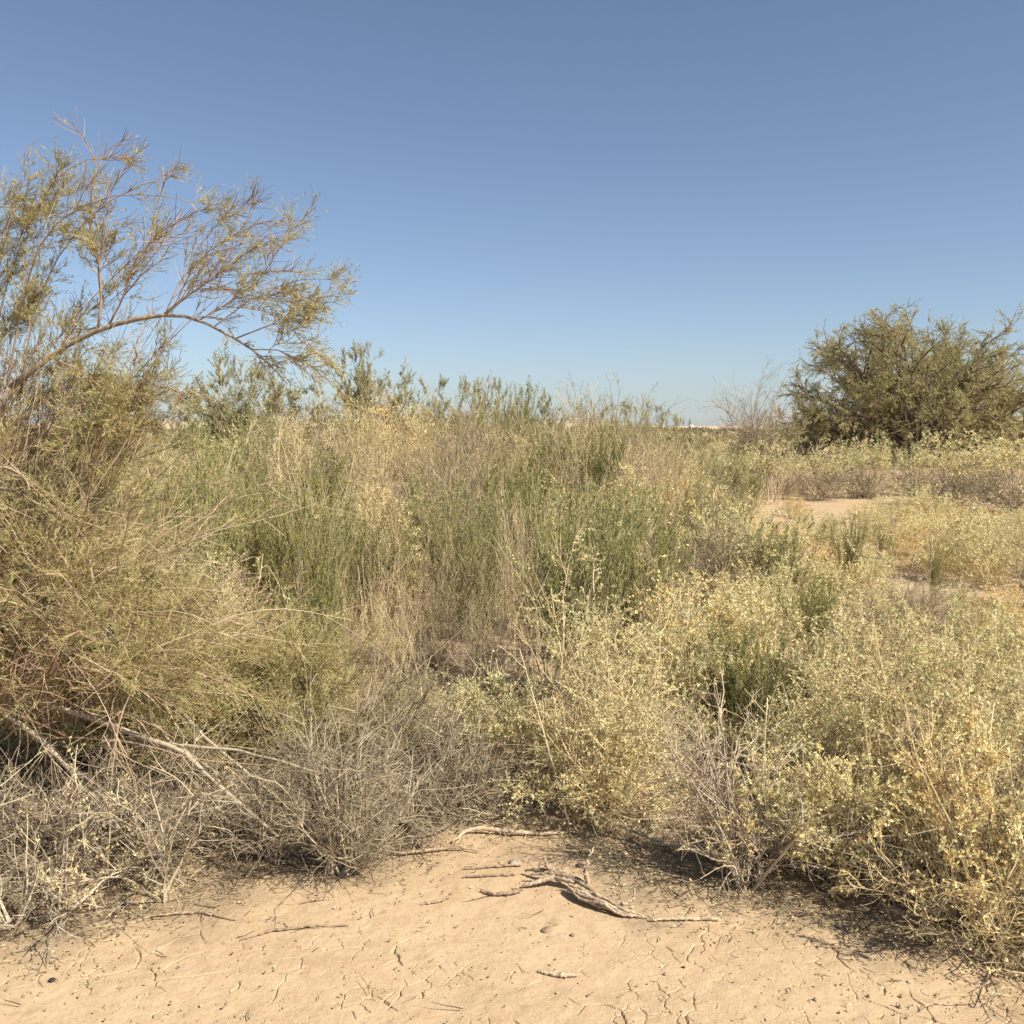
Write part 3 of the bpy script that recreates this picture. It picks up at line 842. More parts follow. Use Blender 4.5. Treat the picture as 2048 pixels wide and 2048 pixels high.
def near_broom(px, py, H, W, label, seed, **kw):
    x, y = ground(px, dist(py))
    a = dict(n1=46, n2=16, nl=20, ll=.017, lw=.0042)
    a.update(kw)
    return plant('broom_shrub', broom(seed, H, W, **a), x, y, label)

near_broom(1505, 1500, .62, .52, 'bright green broom shrub between the pale saltbushes at the right', 21)
near_broom(1420, 1470, .55, .36, 'smaller green broom shrub beside the bright green one', 22, n1=26)
near_broom(945, 1290, .93, .55, 'green broom column with upright shoots behind the grey dead brush', 23)
near_broom(690, 1275, .82, .48, 'dark green broom shrub above the low olive tamarisk', 24)

def near_dead(px, py, H, W, label, seed, nl=0, **kw):
    x, y = ground(px, dist(py))
    m = deadbrush(seed, H, W, nl=nl, **kw)
    return plant('dead_brush', m, x, y, label)

near_dead(690, 1738, .70, .62, 'brown dead brush with a dense sheaf of upright stems at the edge of the sand', 31, n1=58, amax=44, n2=5, n3=4, wob=.07, r=.0045, pw=.8, base=.06)
near_dead(815, 1655, .52, .85, 'low grey tangled dead brush right of the brown sheaf of stems', 32, n1=60, amax=84)
near_dead(935, 1615, .50, .75, 'grey dead brush touching the small loose saltbush', 33, n1=54, amax=80)
near_dead(770, 1540, .66, .95, 'taller grey dead brush at the back of the grey tangle', 34, n1=60)
near_dead(620, 1640, .55, .8, 'grey dead brush between the brown sheaf and the fallen tamarisk limbs', 35, n1=56)
near_dead(560, 1715, .40, .55, 'small bare twiggy bush left of the brown sheaf of stems', 36, n1=26, amax=50, n2=6, n3=4, pale=.05)
near_dead(420, 1690, .42, .95, 'shaded dead brush under the fallen tamarisk limbs', 37, n1=60, amax=86)
near_dead(250, 1700, .46, 1.0, 'dark dead brush in the shade behind the forked pale shrub', 38, n1=60, amax=86)
near_dead(70, 1715, .50, 1.0, 'dark dead brush in the shade at the left edge', 39, n1=60, amax=86)
near_dead(850, 1345, .50, .8, 'grey dead brush at the foot of the green broom column', 47, n1=46, amax=70)
near_dead(985, 1400, .42, .7, 'grey dead brush left of the large central saltbush', 48, n1=40, amax=74)
near_dead(130, 1822, .80, .62, 'bare pale shrub with several whitish stems spreading from one foot, lower left', 40, nl=6, n1=8, n2=5, n3=4, n4=2, amax=44, r=.0056, pale=.2, pw=.7, wob=.2, base=.03)
near_dead(322, 1800, .92, .50, 'upright pale dead shrub with sparse yellow leaves left of the shaded dead brush', 41, nl=8, n1=5, n2=7, n3=4, n4=2, amax=24, r=.0058, pale=.2, wob=.18, base=.02)
near_dead(15, 1850, .70, .55, 'bare pale shrub with curving twigs cut off by the left edge', 42, nl=5, n1=8, n2=5, n3=4, n4=2, amax=46, r=.0055, pale=.25, wob=.17, base=.03)
near_dead(1493, 1768, .72, .60, 'bare forked grey shrub with many straight rising stems at the right', 43, nl=4, n1=26, n2=7, n3=5, n4=1, amax=38, r=.0058, pale=.32, pw=.8, wob=.07, base=.05)
near_dead(1960, 1790, .55, .95, 'grey twiggy dead brush under the sprawling golden saltbush', 44, n1=60, amax=86, nl=3)
near_dead(2110, 1800, .62, .9, 'grey dead brush at the right edge beside the golden saltbush', 45, n1=60, amax=80)
near_dead(1740, 1745, .42, .75, 'dead brush between the low straggling and the golden saltbush', 46, n1=50, amax=84, nl=4)

# ------------------------------------------------------------------ single plants further back that can be told apart
def put(kind, lib, k, px, D, label, H=1.0, wd=1.0, rz=None, tilt=(0, 0)):
    x, y = ground(px, D)
    return plant(kind, lib[k], x, y, label, rng.uniform(0, 6.28) if rz is None else rz, (H * wd, H * wd, H), tilt=tilt)

for k, px, D, H, wd, lb in [
    (0, 1260, 8.6, 1.10, 1.1, 'tall dark green broom shrub above the pale central saltbushes'),
    (1, 870, 9.2, 1.05, 1.3, 'wide green broom shrub in the middle of the thicket'),
    (2, 1030, 9.6, 1.08, 1.1, 'green broom shrub in the thicket left of the tall dark one'),
    (4, 1150, 9.0, 1.0, 1.0, 'narrow green broom shrub beside the tall dark green one'),
    (1, 1392, 10.5, .98, .6, 'slim green spire of broom left of the sand clearing'),
    (3, 1478, 13.5, .95, 1.3, 'yellow green broom shrub at the near edge of the sand clearing'),
    (0, 1432, 14.0, .92, 1.0, 'dull green broom shrub left of the yellow green one by the sand clearing'),
    (2, 1700, 9.0, .78, .7, 'pointed green broom shrub with bare tan stem in front of the sand clearing'),
    (4, 1560, 8.6, .78, 1.3, 'green broom shrub below the sand clearing'),
    (1, 1868, 8.8, .55, .5, 'small dark green broom beside the lone pale stalk'),
    (2, 780, 7.6, .85, .8, 'green broom shrub left of the green broom column'),
    (3, 540, 8.4, 1.0, 1.3, 'olive broom shrub behind the yellow green saltbush'),
    (0, 420, 8.2, 1.05, 1.1, 'green broom shrub seen under the arching limb'),
    (4, 1030, 15.5, 1.45, .9, 'dark green broom high in the dry stems below the skyline'),
    (1, 905, 7.9, 1.02, .7, 'green broom shrub behind the left side of the green broom column'),
    (4, 985, 8.1, 1.0, .75, 'green broom shrub behind the right side of the green broom column'),
    (0, 1085, 7.6, .92, .7, 'green broom spires rising behind the large central saltbush'),
    (2, 1215, 7.9, .95, .6, 'slim green broom between the pale grey green saltbush and the tall dark green one'),
    (1, 1300, 8.0, .98, .7, 'green broom shrub right of the tall dark green one'),
    (3, 640, 7.3, .95, .7, 'olive broom shrub left of the dark green one above the low tamarisk'),
    (0, 735, 7.8, .98, .6, 'green broom spires right of the dark green one above the low tamarisk'),
    (4, 590, 9.0, 1.05, .8, 'green broom shrub right of the yellow green saltbush'),
    (2, 500, 9.6, 1.05, .8, 'green broom shrub directly above the yellow green saltbush'),
    (1, 1345, 7.4, .80, .7, 'green broom shrub left of the bright green one, further back'),
    (2, 1620, 6.6, .62, 1.0, 'low green broom behind the pale saltbush right of the bright green one'),
]:
    put('broom_shrub', BROOM, k, px, D, lb, H, wd)

for k, px, D, H, wd, lb in [
    (0, 505, 15.5, 722, 1.04, 'tallest grey green shrub on the skyline under the tip of the arching limb'),
    (1, 462, 16.0, 728, 0.88, 'forked grey green shrub at the left end of the skyline row'),
    (2, 590, 16.5, 790, 0.99, 'brownish shrub on the skyline right of the tallest grey green one'),
    (3, 735, 15.0, 722, 0.83, 'tall tufted shrub standing alone above the skyline'),
    (1, 800, 15.5, 752, 0.88, 'pale green tufted shrub right of the tall tufted one on the skyline'),
    (2, 868, 17.0, 772, 0.88, 'dark shrub with rusty stems on the middle of the skyline'),
    (0, 945, 16.5, 760, 0.72, 'thin twin topped shrub on the skyline'),
    (3, 995, 17.5, 782, 0.55, 'small dark tuft on the skyline right of the twin topped shrub'),
    (1, 1075, 18, 800, 0.88, 'low rounded shrub on the right part of the skyline'),
    (2, 1270, 19, 818, 0.77, 'thin leafy shrub near the right end of the skyline row'),
    (0, 1310, 20, 824, 0.66, 'last leafy shrub of the skyline row before the open field'),
    (3, 1345, 22, 852, 0.66, 'low bushy shrub at the foot of the hills'),
    (2, 655, 16.0, 785, 1.10, 'brown green shrub between the skyline tufts'),
    (1, 410, 18.5, 812, 1.10, 'rounded grey green shrub seen through the tamarisk wands'),
    (0, 1180, 18.5, 812, 0.88, 'shrub behind the tallest pale dry stems'),
]:
    H = (P(px, H, D)[2] - gz(*ground(px, D))) / (2.4 * .96)      # H is the pixel row of its top
    put('tall_shrub', TALL, k, px, D, lb, H, wd)

for k, px, D, H, wd, lb in [
    (0, 1200, 12.5, 1.45, 1.0, 'tallest pale dry stem clump leaning outward on the right of the thicket'),
    (1, 1130, 12.0, 1.35, .9, 'pale dry stem clump left of the tallest one'),
    (2, 955, 11.0, 1.4, .7, 'upright orange tan dry stems in the middle of the thicket'),
    (3, 850, 13.0, 1.45, 1.1, 'spreading rusty dry stems below the skyline shrubs'),
    (4, 720, 12.0, 1.40, 1.0, 'feathery dry stem clump below the tall tufted shrub'),
    (1, 620, 10.5, 1.2, 1.0, 'grey tan dry stem clump right of the arching limb tip'),
    (0, 1040, 7.5, 1.0, .7, 'straw coloured dry stems right of the green broom column'),
    (2, 1280, 11.0, 1.2, .8, 'thin dry stems above the tall dark green broom'),
    (0, 885, 6.3, .72, .8, 'dry tan stems filling the gap behind the grey dead brush'),
    (2, 965, 6.0, .62, .8, 'short dry tan stems left of the large central saltbush, behind the dead brush'),
    (4, 1045, 6.5, .74, .8, 'dry stems tucked behind the left shoulder of the large central saltbush'),
    (3, 805, 6.2, .66, .8, 'dry sprawling stems between the low tamarisk and the grey dead brush'),
    (1, 750, 6.7, .78, .8, 'dry stems at the foot of the dark green broom above the low tamarisk'),
    (4, 820, 8.0, .95, 1.0, 'dry tan clump between the green broom column and the wide broom'),
]:
    put('dry_stem_clump', DRY, k, px, D, lb, H, wd)

for k, px, D, H, wd, lb in [
    (0, 1545, 23.0, .92, .95, 'rounded cream saltbush at the left end of the row beyond the sand clearing'),
    (1, 1640, 22.5, .95, .9, 'cream saltbush with dark twiggy foot in the row beyond the sand clearing'),
    (2, 1730, 23.5, 1.02, .95, 'grey footed saltbush right of the middle of the row beyond the clearing'),
    (0, 1830, 24.5, 1.05, 1.0, 'large rounded saltbush below the mesquite trunk'),
    (1, 1910, 21.0, 1.08, .95, 'big rounded saltbush with grey twigs at the right of the row'),
    (2, 2035, 19.5, 1.20, 1.05, 'tall saltbush with bare grey limbs at the right edge, beyond the clearing'),
    (2, 1960, 26.0, 1.05, 1.1, 'pale saltbush behind the row, right of the mesquite trunk'),
    (1, 1480, 25.5, .9, 1.0, 'straw coloured saltbush left of the row, toward the open field'),
    (0, 1690, 27.0, .95, 1.1, 'saltbush behind the row, in front of the mesquite skirts'),
]:
    put('saltbush', SALTG, k, px, D, lb, H, wd)

for k, px, D, H, wd, lb in [
    (0, 1985, 9.9, 1.0, 1.05, 'wide pale saltbush on the far side of the right sand strip'),
    (2, 1905, 11.5, .92, 1.0, 'straw saltbush left of the wide one beyond the sand strip'),
    (3, 1345, 11.5, .95, 1.0, 'golden saltbush above the tall dark green broom'),
    (2, 1440, 12.0, .85, .9, 'golden tan saltbush left of the sand clearing'),
    (1, 1790, 14.0, .8, 1.0, 'green tinged saltbush at the right end of the sand clearing'),
    (0, 1850, 16.5, .9, 1.0, 'pale saltbush in front of the right end of the saltbush row'),
    (1, 690, 10.0, .85, 1.0, 'pale saltbush sunk in the thicket above the dark green broom'),
    (4, 610, 14.0, 1.3, 1.1, 'yellow saltbush on the slope of the thicket below the skyline'),
    (2, 1555, 11.0, .62, 1.2, 'low pale saltbush below the left end of the sand clearing'),
    (0, 1622, 12.6, .50, 1.4, 'low spreading saltbush in front of the middle of the sand clearing'),
    (4, 1690, 11.8, .52, 1.4, 'low straw saltbush below the right half of the sand clearing'),
    (1, 1765, 12.8, .58, 1.3, 'pale saltbush just below the right end of the sand clearing'),
    (3, 1585, 15.0, .42, 1.3, 'small low saltbush at the left tip of the sand clearing'),
    (2, 1735, 16.0, .44, 1.4, 'small saltbush on the near rim of the sand clearing'),
    (0, 1885, 7.7, .52, 1.2, 'low saltbush at the left end of the right sand strip'),
    (3, 2030, 7.4, .52, 1.2, 'low saltbush below the right sand strip at the picture edge'),
    (0, 470, 13.0, 1.25, 1.1, 'large yellow saltbush behind the arching limb'),
    (3, 780, 14.2, 1.35, .9, 'cream saltbush below the tall tufted skyline shrub'),
]:
    put('saltbush', SALT, k, px, D, lb, H, wd)

put('dead_brush', DEAD, 0, 650, 12.0, 'round grey dead brush in the thicket right of the arching limb', 1.6, 1.0)
put('dead_brush', DEAD, 1, 2085, 8.6, 'grey dead limbs lying at the right end of the sand strip', .95, 1.0)
put('dead_brush', DEAD, 2, 1180, 10.5, 'grey dead brush deep in the thicket', 1.2, .9)
WISP = [deadbrush(450, 3.5, 2.6, n1=44, n2=9, n3=5, n4=1, amax=30, r=.020, wob=.07, pale=.12, base=.3)]
put('dead_brush', WISP, 0, 1508, 40.0, 'bare grey wispy shrub standing against the sky left of the mesquite', 1.0, .9)
ob = put('tall_shrub', TALL, 1, 1556, 41.5, 'brushy grey green shrub against the left side of the mesquite', 1.05, 1.2)

# a lone pale stalk, and a long leaning one
def stalk(px, py, top, label, r, n=3, seed=0):
    g = np.random.default_rng(seed)
    x, y = ground(px, dist(py)); D = dist(py)
    o0 = np.array((x, y, gz(x, y)))
    tip = P(top[0], top[1], D) - o0
    pts = smooth_path([np.array((0, 0, -.03)), tip * .5 + .02 * g.normal(size=3), tip], 10)
    G = Geo(); G.tube_r(pts, np.linspace(r, r * .35, 10), .85, 6, .1, seed)
    T = grow(g, pts[3:-1], norm(np.tile(norm(tip), (6, 1)) + .5 * g.normal(size=(6, 3))), .12 + .14 * g.random(6), 5, .12)
    G.tubes(T, r * .35, r * .2, .8)
    m = G.mesh('dry_stalk', M['dry_stem'], True)
    o = bpy.data.objects.new('dry_stalk', m); COL.objects.link(o); o.location = o0
    o['label'] = label; o['category'] = 'stalk'; o['group'] = 'single dry stalks'

stalk(1855, 1205, (1866, 1070), 'lone upright pale stalk left of the sand strip', .010, seed=1)
stalk(1290, 1180, (1362, 1010), 'long tan stalk leaning right above the pale grey green saltbush', .009, seed=2)
stalk(1690, 1210, (1712, 1020), 'tan stalk rising out of the pointed green broom', .010, seed=3)
stalk(1140, 1640, (1040, 1300), 'yellow stalk leaning left in front of the large central saltbush', .0045, seed=4)
stalk(1525, 1700, (1535, 1395), 'yellow curved stalk standing in the bare forked grey shrub', .0045, seed=5)

# ------------------------------------------------------------------ the thicket: plants one cannot single out by look, by zone
TOPX = [-200, 350, 450, 700, 1000, 1200, 1300, 1400, 1500, 1560, 1750, 1800, 1900, 2100]
TOPY = [862, 842, 812, 802, 806, 812, 826, 900, 965, 1050, 1052, 1026, 1000, 1000]
cols = [(-999, 330, 'behind the arching tamarisk'), (330, 520, 'seen under the arching limb'), (520, 680, 'above the low olive tamarisk'),
        (680, 850, 'above the brown sheaf of stems'), (850, 1020, 'above the grey dead brush'), (1020, 1190, 'above the large central saltbush'),
        (1190, 1360, 'above the pale grey-green saltbush'), (1360, 1540, 'left of the sand clearing'), (1540, 1800, 'around the sand clearing'),
        (1800, 9999, 'by the sand strip at the right')]
LOOK = {'saltbush': 'pale saltbush', 'broom_shrub': 'green upright broom', 'dry_stem_clump': 'tan dry clump', 'dead_brush': 'grey dead brush', 'tall_shrub': 'grey-green shrub'}
LIB = {'saltbush': SALT, 'broom_shrub': BROOM, 'dry_stem_clump': DRY, 'dead_brush': DEAD, 'tall_shrub': TALL}
HN = {'saltbush': .95, 'broom_shrub': 1.0, 'dry_stem_clump': 1.2, 'dead_brush': .75, 'tall_shrub': 2.4}
placed = [(o.location.x, o.location.y) for o in COL.objects if o.type == 'EMPTY']
n_fill = 0
tries = 0
ROWS = {}
while n_fill < 255 and tries < 9000:
    tries += 1
    D = 5.5 + 15.5 * rng.random() ** .8
    px = rng.uniform(-60, 2100)
    x, y = ground(px, D)
    py = px_of(x, y)[1]
    if px < 260 and rng.random() < .6: continue
    if 1575 < px < 1745 and 1000 < py < 1055: continue
    if px > 1840 and 1170 < py < 1240: continue
    if px > 1900 and 985 < py < 1025: continue
    if 700 < px < 1000 and D < 5.8: continue
    rad = .40 if px < 1400 else .45
    if any((x - a) ** 2 + (y - b) ** 2 < rad ** 2 for a, b in placed[-400:]): continue
    u = rng.random()
    if px < 1380:
        if D < 9.5: pr = (('broom_shrub', .52), ('dry_stem_clump', .66), ('saltbush', .80), ('dead_brush', 1))
        elif D < 14: pr = (('broom_shrub', .30), ('dry_stem_clump', .63), ('saltbush', .82), ('dead_brush', 1))
        else: pr = (('tall_shrub', .30), ('dry_stem_clump', .68), ('saltbush', .94), ('broom_shrub', 1))
    else:
        if D < 9: pr = (('broom_shrub', .30), ('dry_stem_clump', .36), ('saltbush', .92), ('dead_brush', 1))
        else: pr = (('broom_shrub', .20), ('dry_stem_clump', .28), ('saltbush', .92), ('dead_brush', 1))
    kind = next(k for k, c in pr if u <= c)
    top = np.interp(px, TOPX, TOPY) + (rng.uniform(0, 40) if kind != 'tall_shrub' else rng.uniform(25, 75))
    if px > 1850 and D < 9.4: top = max(top, 1212)
    if kind == 'broom_shrub' and px > 1340 and D < 8.5: kind = 'saltbush'; top = max(top, 1120)
    hmax = P(px, top, D)[2] - gz(x, y)
    if hmax < .3: continue
    H = min(HN[kind] * rng.uniform(.8, 1.35), hmax) / HN[kind]
    if H < .32: continue
    if D > 12 and px < 1330: H = max(H, min(hmax / HN[kind], 1.85) * .93)
    wd = min(rng.uniform(.85, 1.2) / max(H, .5) ** .4, 1.6)
    lib = LIB[kind]; k = int(rng.integers(len(lib)))
    depth = 'near' if D < 8.5 else 'midway' if D < 13 else 'far'
    size = 'low' if HN[kind] * H < .7 else 'tall' if HN[kind] * H > 1.25 else 'knee-high' if HN[kind] * H < .95 else 'waist-high'
    cl = next(c for a, b, c in cols if a <= px < b)
    o = plant(kind, lib[k], x, y, '', rng.uniform(0, 6.28), (H * wd, H * wd, H), tilt=(rng.normal() * .05, rng.normal() * .05))
    ROWS.setdefault((f'{size} {LOOK[kind]}', f'{depth}, {cl}'), []).append((px, o))
    placed.append((x, y)); n_fill += 1

# low shrubs of the open field
n_far = 0
for _ in range(4000):
    if n_far >= 75: break
    D = 24 + 76 * rng.random() ** 1.3
    px = rng.uniform(1255, 1600) if rng.random() < .8 else rng.uniform(-40, 440)
    x, y = ground(px, D)
    if any((x - a) ** 2 + (y - b) ** 2 < 1.6 ** 2 for a, b in placed[-120:]): continue
    kind = ('saltbush', 'saltbush', 'dry_stem_clump', 'tall_shrub')[int(rng.integers(4))]
    H = {'saltbush': .62, 'dry_stem_clump': .8, 'tall_shrub': .42}[kind] * rng.uniform(.8, 1.25)
    lib = SALTG if kind == 'saltbush' else LIB[kind]
    side = 'in the open field below the hills' if px > 1000 else 'in the field behind the tamarisk'
    ds = 'nearer' if D < 40 else 'halfway' if D < 65 else 'farther'
    lk = {'saltbush': 'low rounded straw saltbush', 'dry_stem_clump': 'low tan dry clump', 'tall_shrub': 'low dark green shrub'}[kind]
    o = plant(kind, lib[int(rng.integers(len(lib)))], x, y, '', rng.uniform(0, 6.28), (H * 1.3, H * 1.3, H))
    ROWS.setdefault((lk, f'{ds} {side}'), []).append((px, o))
    placed.append((x, y)); n_far += 1

# the plants of one look and place are told apart by their order from the left
ORD = 'first second third fourth fifth sixth seventh eighth ninth tenth eleventh twelfth thirteenth fourteenth fifteenth sixteenth seventeenth eighteenth nineteenth twentieth'.split()
for (look, place), row in ROWS.items():
    row.sort(key=lambda q: q[0])
    for k, (_, o) in enumerate(row):
        if len(row) == 1:
            o['label'] = f'{look}, {place}'
        else:
            o['label'] = f'{ORD[min(k, 19)]} {look} from the left, {place}'

# ------------------------------------------------------------------ stuff: grass between the plants, litter on the sand, scrub far off
def stuff(name, mesh, label):
    o = bpy.data.objects.new(name, mesh); COL.objects.link(o); o['kind'] = 'stuff'; o['label'] = label
    return o

def build_grass():
    g = np.random.default_rng(8)
    n = 6000
    D = 5.2 + 15 * g.random(n) ** .9
    px = g.uniform(-100, 1420, n)
    zc = D * math.cos(PITCH) + EYE * math.sin(PITCH)
    x = (px - 1024) / FPX * zc
    k = fbm(x * .9, D * .9, 21, 3) > .42
    x, D = x[k], D[k]
    n2 = 34000
    D2 = np.where(g.random(n2) < .55, 18 + 90 * g.random(n2) ** 1.5, 5.5 + 14 * g.random(n2))
    p2 = np.where(D2 > 20, g.uniform(1220, 1640, n2), g.uniform(1380, 2120, n2))
    x2 = (p2 - 1024) / FPX * (D2 * math.cos(PITCH) + EYE * math.sin(PITCH))
    y2 = px_of(x2, D2)[1]
    k = (fbm(x2 * .5, D2 * .5, 23, 3) > np.where(D2 > 20, .42, .95)) & ~((p2 > 1560) & (p2 < 1770) & (y2 > 995) & (y2 < 1062)) & ~((p2 > 1830) & (y2 > 1165) & (y2 < 1240))
    x, D = np.concatenate((x, x2[k])), np.concatenate((D, D2[k]))
    n = len(x)
    p = np.stack((x, D, base_z(x, D) - .01), -1)
    d = norm(np.stack((.25 * g.normal(size=n), .25 * g.normal(size=n), np.ones(n)), -1))
    L = .22 + .45 * g.random(n)
    A = grow(g, p, d, L, 4, .13, -.02)
    G = Geo(); G.tubes(A, .0020 + .00016 * D, .001 + .00008 * D, .3 + .7 * g.random(n))
    stuff('dry_grass', G.mesh('dry_grass', M['dry_stem']), 'thin dry grass stems filling the ground between the shrubs')

build_grass()

def build_litter():
    g = np.random.default_rng(18)
    n = 75000
    y = 2.4 + 4.2 * g.random(n) ** 1.2
    px = g.uniform(-80, 2130, n)
    zc = y * math.cos(PITCH) + EYE * math.sin(PITCH)
    x = (px - 1024) / FPX * zc
    s = bare(x, y) + 60 * (fbm(x * 4, y * 4, 61, 3) - .5)
    prob = np.where(s < 0, np.clip(.42 + .8 * fbm(x * 2.5, y * 2.5, 62, 3), 0, 1), np.exp(-s / 30) * .75 + .016)
    k = g.random(n) < prob
    x, y, px = x[k], y[k], px[k]; n = len(x)
    p = np.stack((x, y, base_z(x, y) + .004), -1)
    G = Geo()
    tw = g.random(n) < np.where(bare(x, y) > 25, .16, .46)
    a = 2 * np.pi * g.random(n)
    d = np.stack((np.cos(a), np.sin(a), .06 * g.normal(size=n)), -1)
    nt_ = int(tw.sum())
    A = grow(g, p[tw] + np.array((0, 0, .004)), d[tw], .015 + .09 * g.random(nt_) ** 2, 4, .15, 0)
    A[..., 2] = np.maximum(A[..., 2], base_z(A[..., 0], A[..., 1]) + .003)
    G.tubes(A, .0012 + .0012 * g.random(nt_), .0008, np.clip(.3 + .25 * g.normal(size=nt_), 0, 1))
    lf = ~tw
    nl_ = int(lf.sum())
    pale = np.clip(np.where(px[lf] > 900, .62, .38) + .28 * g.normal(size=nl_), 0, 1)
    dl = norm(d[lf] + np.array((0, 0, .25)) * g.random(nl_)[:, None])
    G.leaves(g, p[lf] + np.array((0, 0, .004)), dl, .007 + .009 * g.random(nl_), .005 + .004 * g.random(nl_), pale, .3)
    nc = 3200
    cy = 2.35 + 1.6 * g.random(nc); cx = (g.uniform(-60, 2110, nc) - 1024) / FPX * (cy * math.cos(PITCH) + EYE * math.sin(PITCH))
    kc = g.random(nc) < np.clip(2.4 * (fbm(cx * 2.2, cy * 2.2, 63, 3) - .36), .03, 1)
    cx, cy = cx[kc], cy[kc]; nc = len(cx)
    cr = .0012 + .0042 * g.random(nc) ** 4
    C0 = np.stack((cx, cy, base_z(cx, cy) + .002), -1)
    G.tubes(np.stack((C0 + np.array((0, 0, -.004)), C0 + .3 * cr[:, None] * g.normal(size=(nc, 3)), C0 + np.array((0, 0, .9)) * cr[:, None]), 1), cr * 1.3, cr * .4, np.clip(.60 + .13 * g.normal(size=nc), .25, .85), 5)
    stuff('leaf_litter', G.mesh('leaf_litter', M['litter']), 'fallen pale leaves and twig bits along the edge of the brush')

build_litter()

def build_far():
    g = np.random.default_rng(28)
    n = 4200
    D = 90 + 1500 * g.random(n) ** 1.6
    px = g.uniform(-100, 2150, n)
    belt = g.random(n) < .4
    D = np.where(belt, g.uniform(430, 620, n), D)
    x = (px - 1024) / FPX * D
    h = np.where(belt, .9 + 3.2 * fbm(x * .02, D * .02, 71, 3) * g.uniform(.5, 1.2, n), g.uniform(.5, 1.5, n))
    m = 46
    base = np.repeat(np.stack((x, D, base_z(x, D)), -1), m, 0)
    hh = np.repeat(h, m)
    q = g.normal(size=(n * m, 3)); q = norm(q) * g.random((n * m, 1)) ** .4
    q[:, 2] = np.abs(q[:, 2])
    p = base + q * np.stack((hh * .8, hh * .8, hh), -1)
    G = Geo()
    tone = np.clip(np.repeat(np.where(belt, .15, .5 + .4 * (g.random(n))), m) + .15 * g.normal(size=n * m), 0, 1)
    G.leaves(g, p, norm(q + np.array((0, 0, .6))), hh * .45, hh * .22, tone, .1)
    stuff('distant_scrub', G.mesh('distant_scrub', M['far_scrub']), 'dark line of scrub and low bushes on the far plain')

build_far()

# ------------------------------------------------------------------ small far building
def box(G, c, s):
    c, s = np.array(c, float), np.array(s, float) / 2
    V = np.array([(a, b, d) for a in (-1, 1) for b in (-1, 1) for d in (-1, 1)]) * s + c
    G._add(V, np.array([(0, 1, 3, 2), (4, 6, 7, 5), (0, 4, 5, 1), (2, 3, 7, 6), (0, 2, 6, 4), (1, 5, 7, 3)]), np.full(6, .5))

bxx = (1382 - 1024) / FPX * 1500
hut = empty('small_building', (bxx, 1500, gz(bxx, 1500)), 'tiny white building far off at the foot of the hills', 'building')
G = Geo(); box(G, (0, 0, 4.5), (5.4, 4.4, 9)); child('wall', G.mesh('building_wall', M['plaster']), hut)
G = Geo()
V = np.array([(-3, -2.5, 9.01), (3, -2.5, 9.01), (3, 2.5, 9.01), (-3, 2.5, 9.01), (-3, 0, 10.8), (3, 0, 10.8)], float)
G._add(V, np.array([(0, 1, 5, 4), (2, 3, 4, 5), (0, 3, 2, 1), (0, 4, 4, 3), (1, 2, 5, 5)])[:3], np.full(3, .5))
child('roof', G.mesh('building_roof', M['roof']), hut)
for s in (-1.4, 1.4):
    G = Geo(); box(G, (s, -2.23, 6.2), (.9, .1, 1.3)); child('window', G.mesh('building_window', M['dark_glass']), hut)

# ------------------------------------------------------------------ driftwood, sticks and stones on the sand
def wood_piece(name, pts, rad, label, cat, mat, tint, seed, sides=9, rough=.12, group=None, twigs=0, flat=1.0):
    """pts: (px, py, height above ground) on the sand"""
    g = np.random.default_rng(seed)
    W3 = []
    for a, c, h in pts:
        x, y = ground(a, dist(c)); W3.append((x, y, gz(x, y) + h))
    W3 = np.array(W3); o0 = W3[0].copy()
    q = smooth_path(W3, 26) - o0
    q += .0015 * g.normal(size=q.shape)
    G = Geo(); r = np.interp(np.linspace(0, 1, 26), np.linspace(0, 1, len(rad)), rad)
    G.tube_r(q, r, tint, sides, rough, seed)
    if twigs:
        ii = g.integers(4, 24, twigs)
        T = grow(g, q[ii], norm(g.normal(size=(twigs, 3)) * np.array((1, 1, .3)) + np.array((0, 0, .15))), .05 + .08 * g.random(twigs), 5, .15)
        G.tubes(T, r[ii] * .5, .0012, tint, 5)
    m = G.mesh(name, mat, True)
    o = bpy.data.objects.new(name, m); COL.objects.link(o); o.location = o0
    if label:
        o['label'] = label; o['category'] = cat
        if group: o['group'] = group
    return o

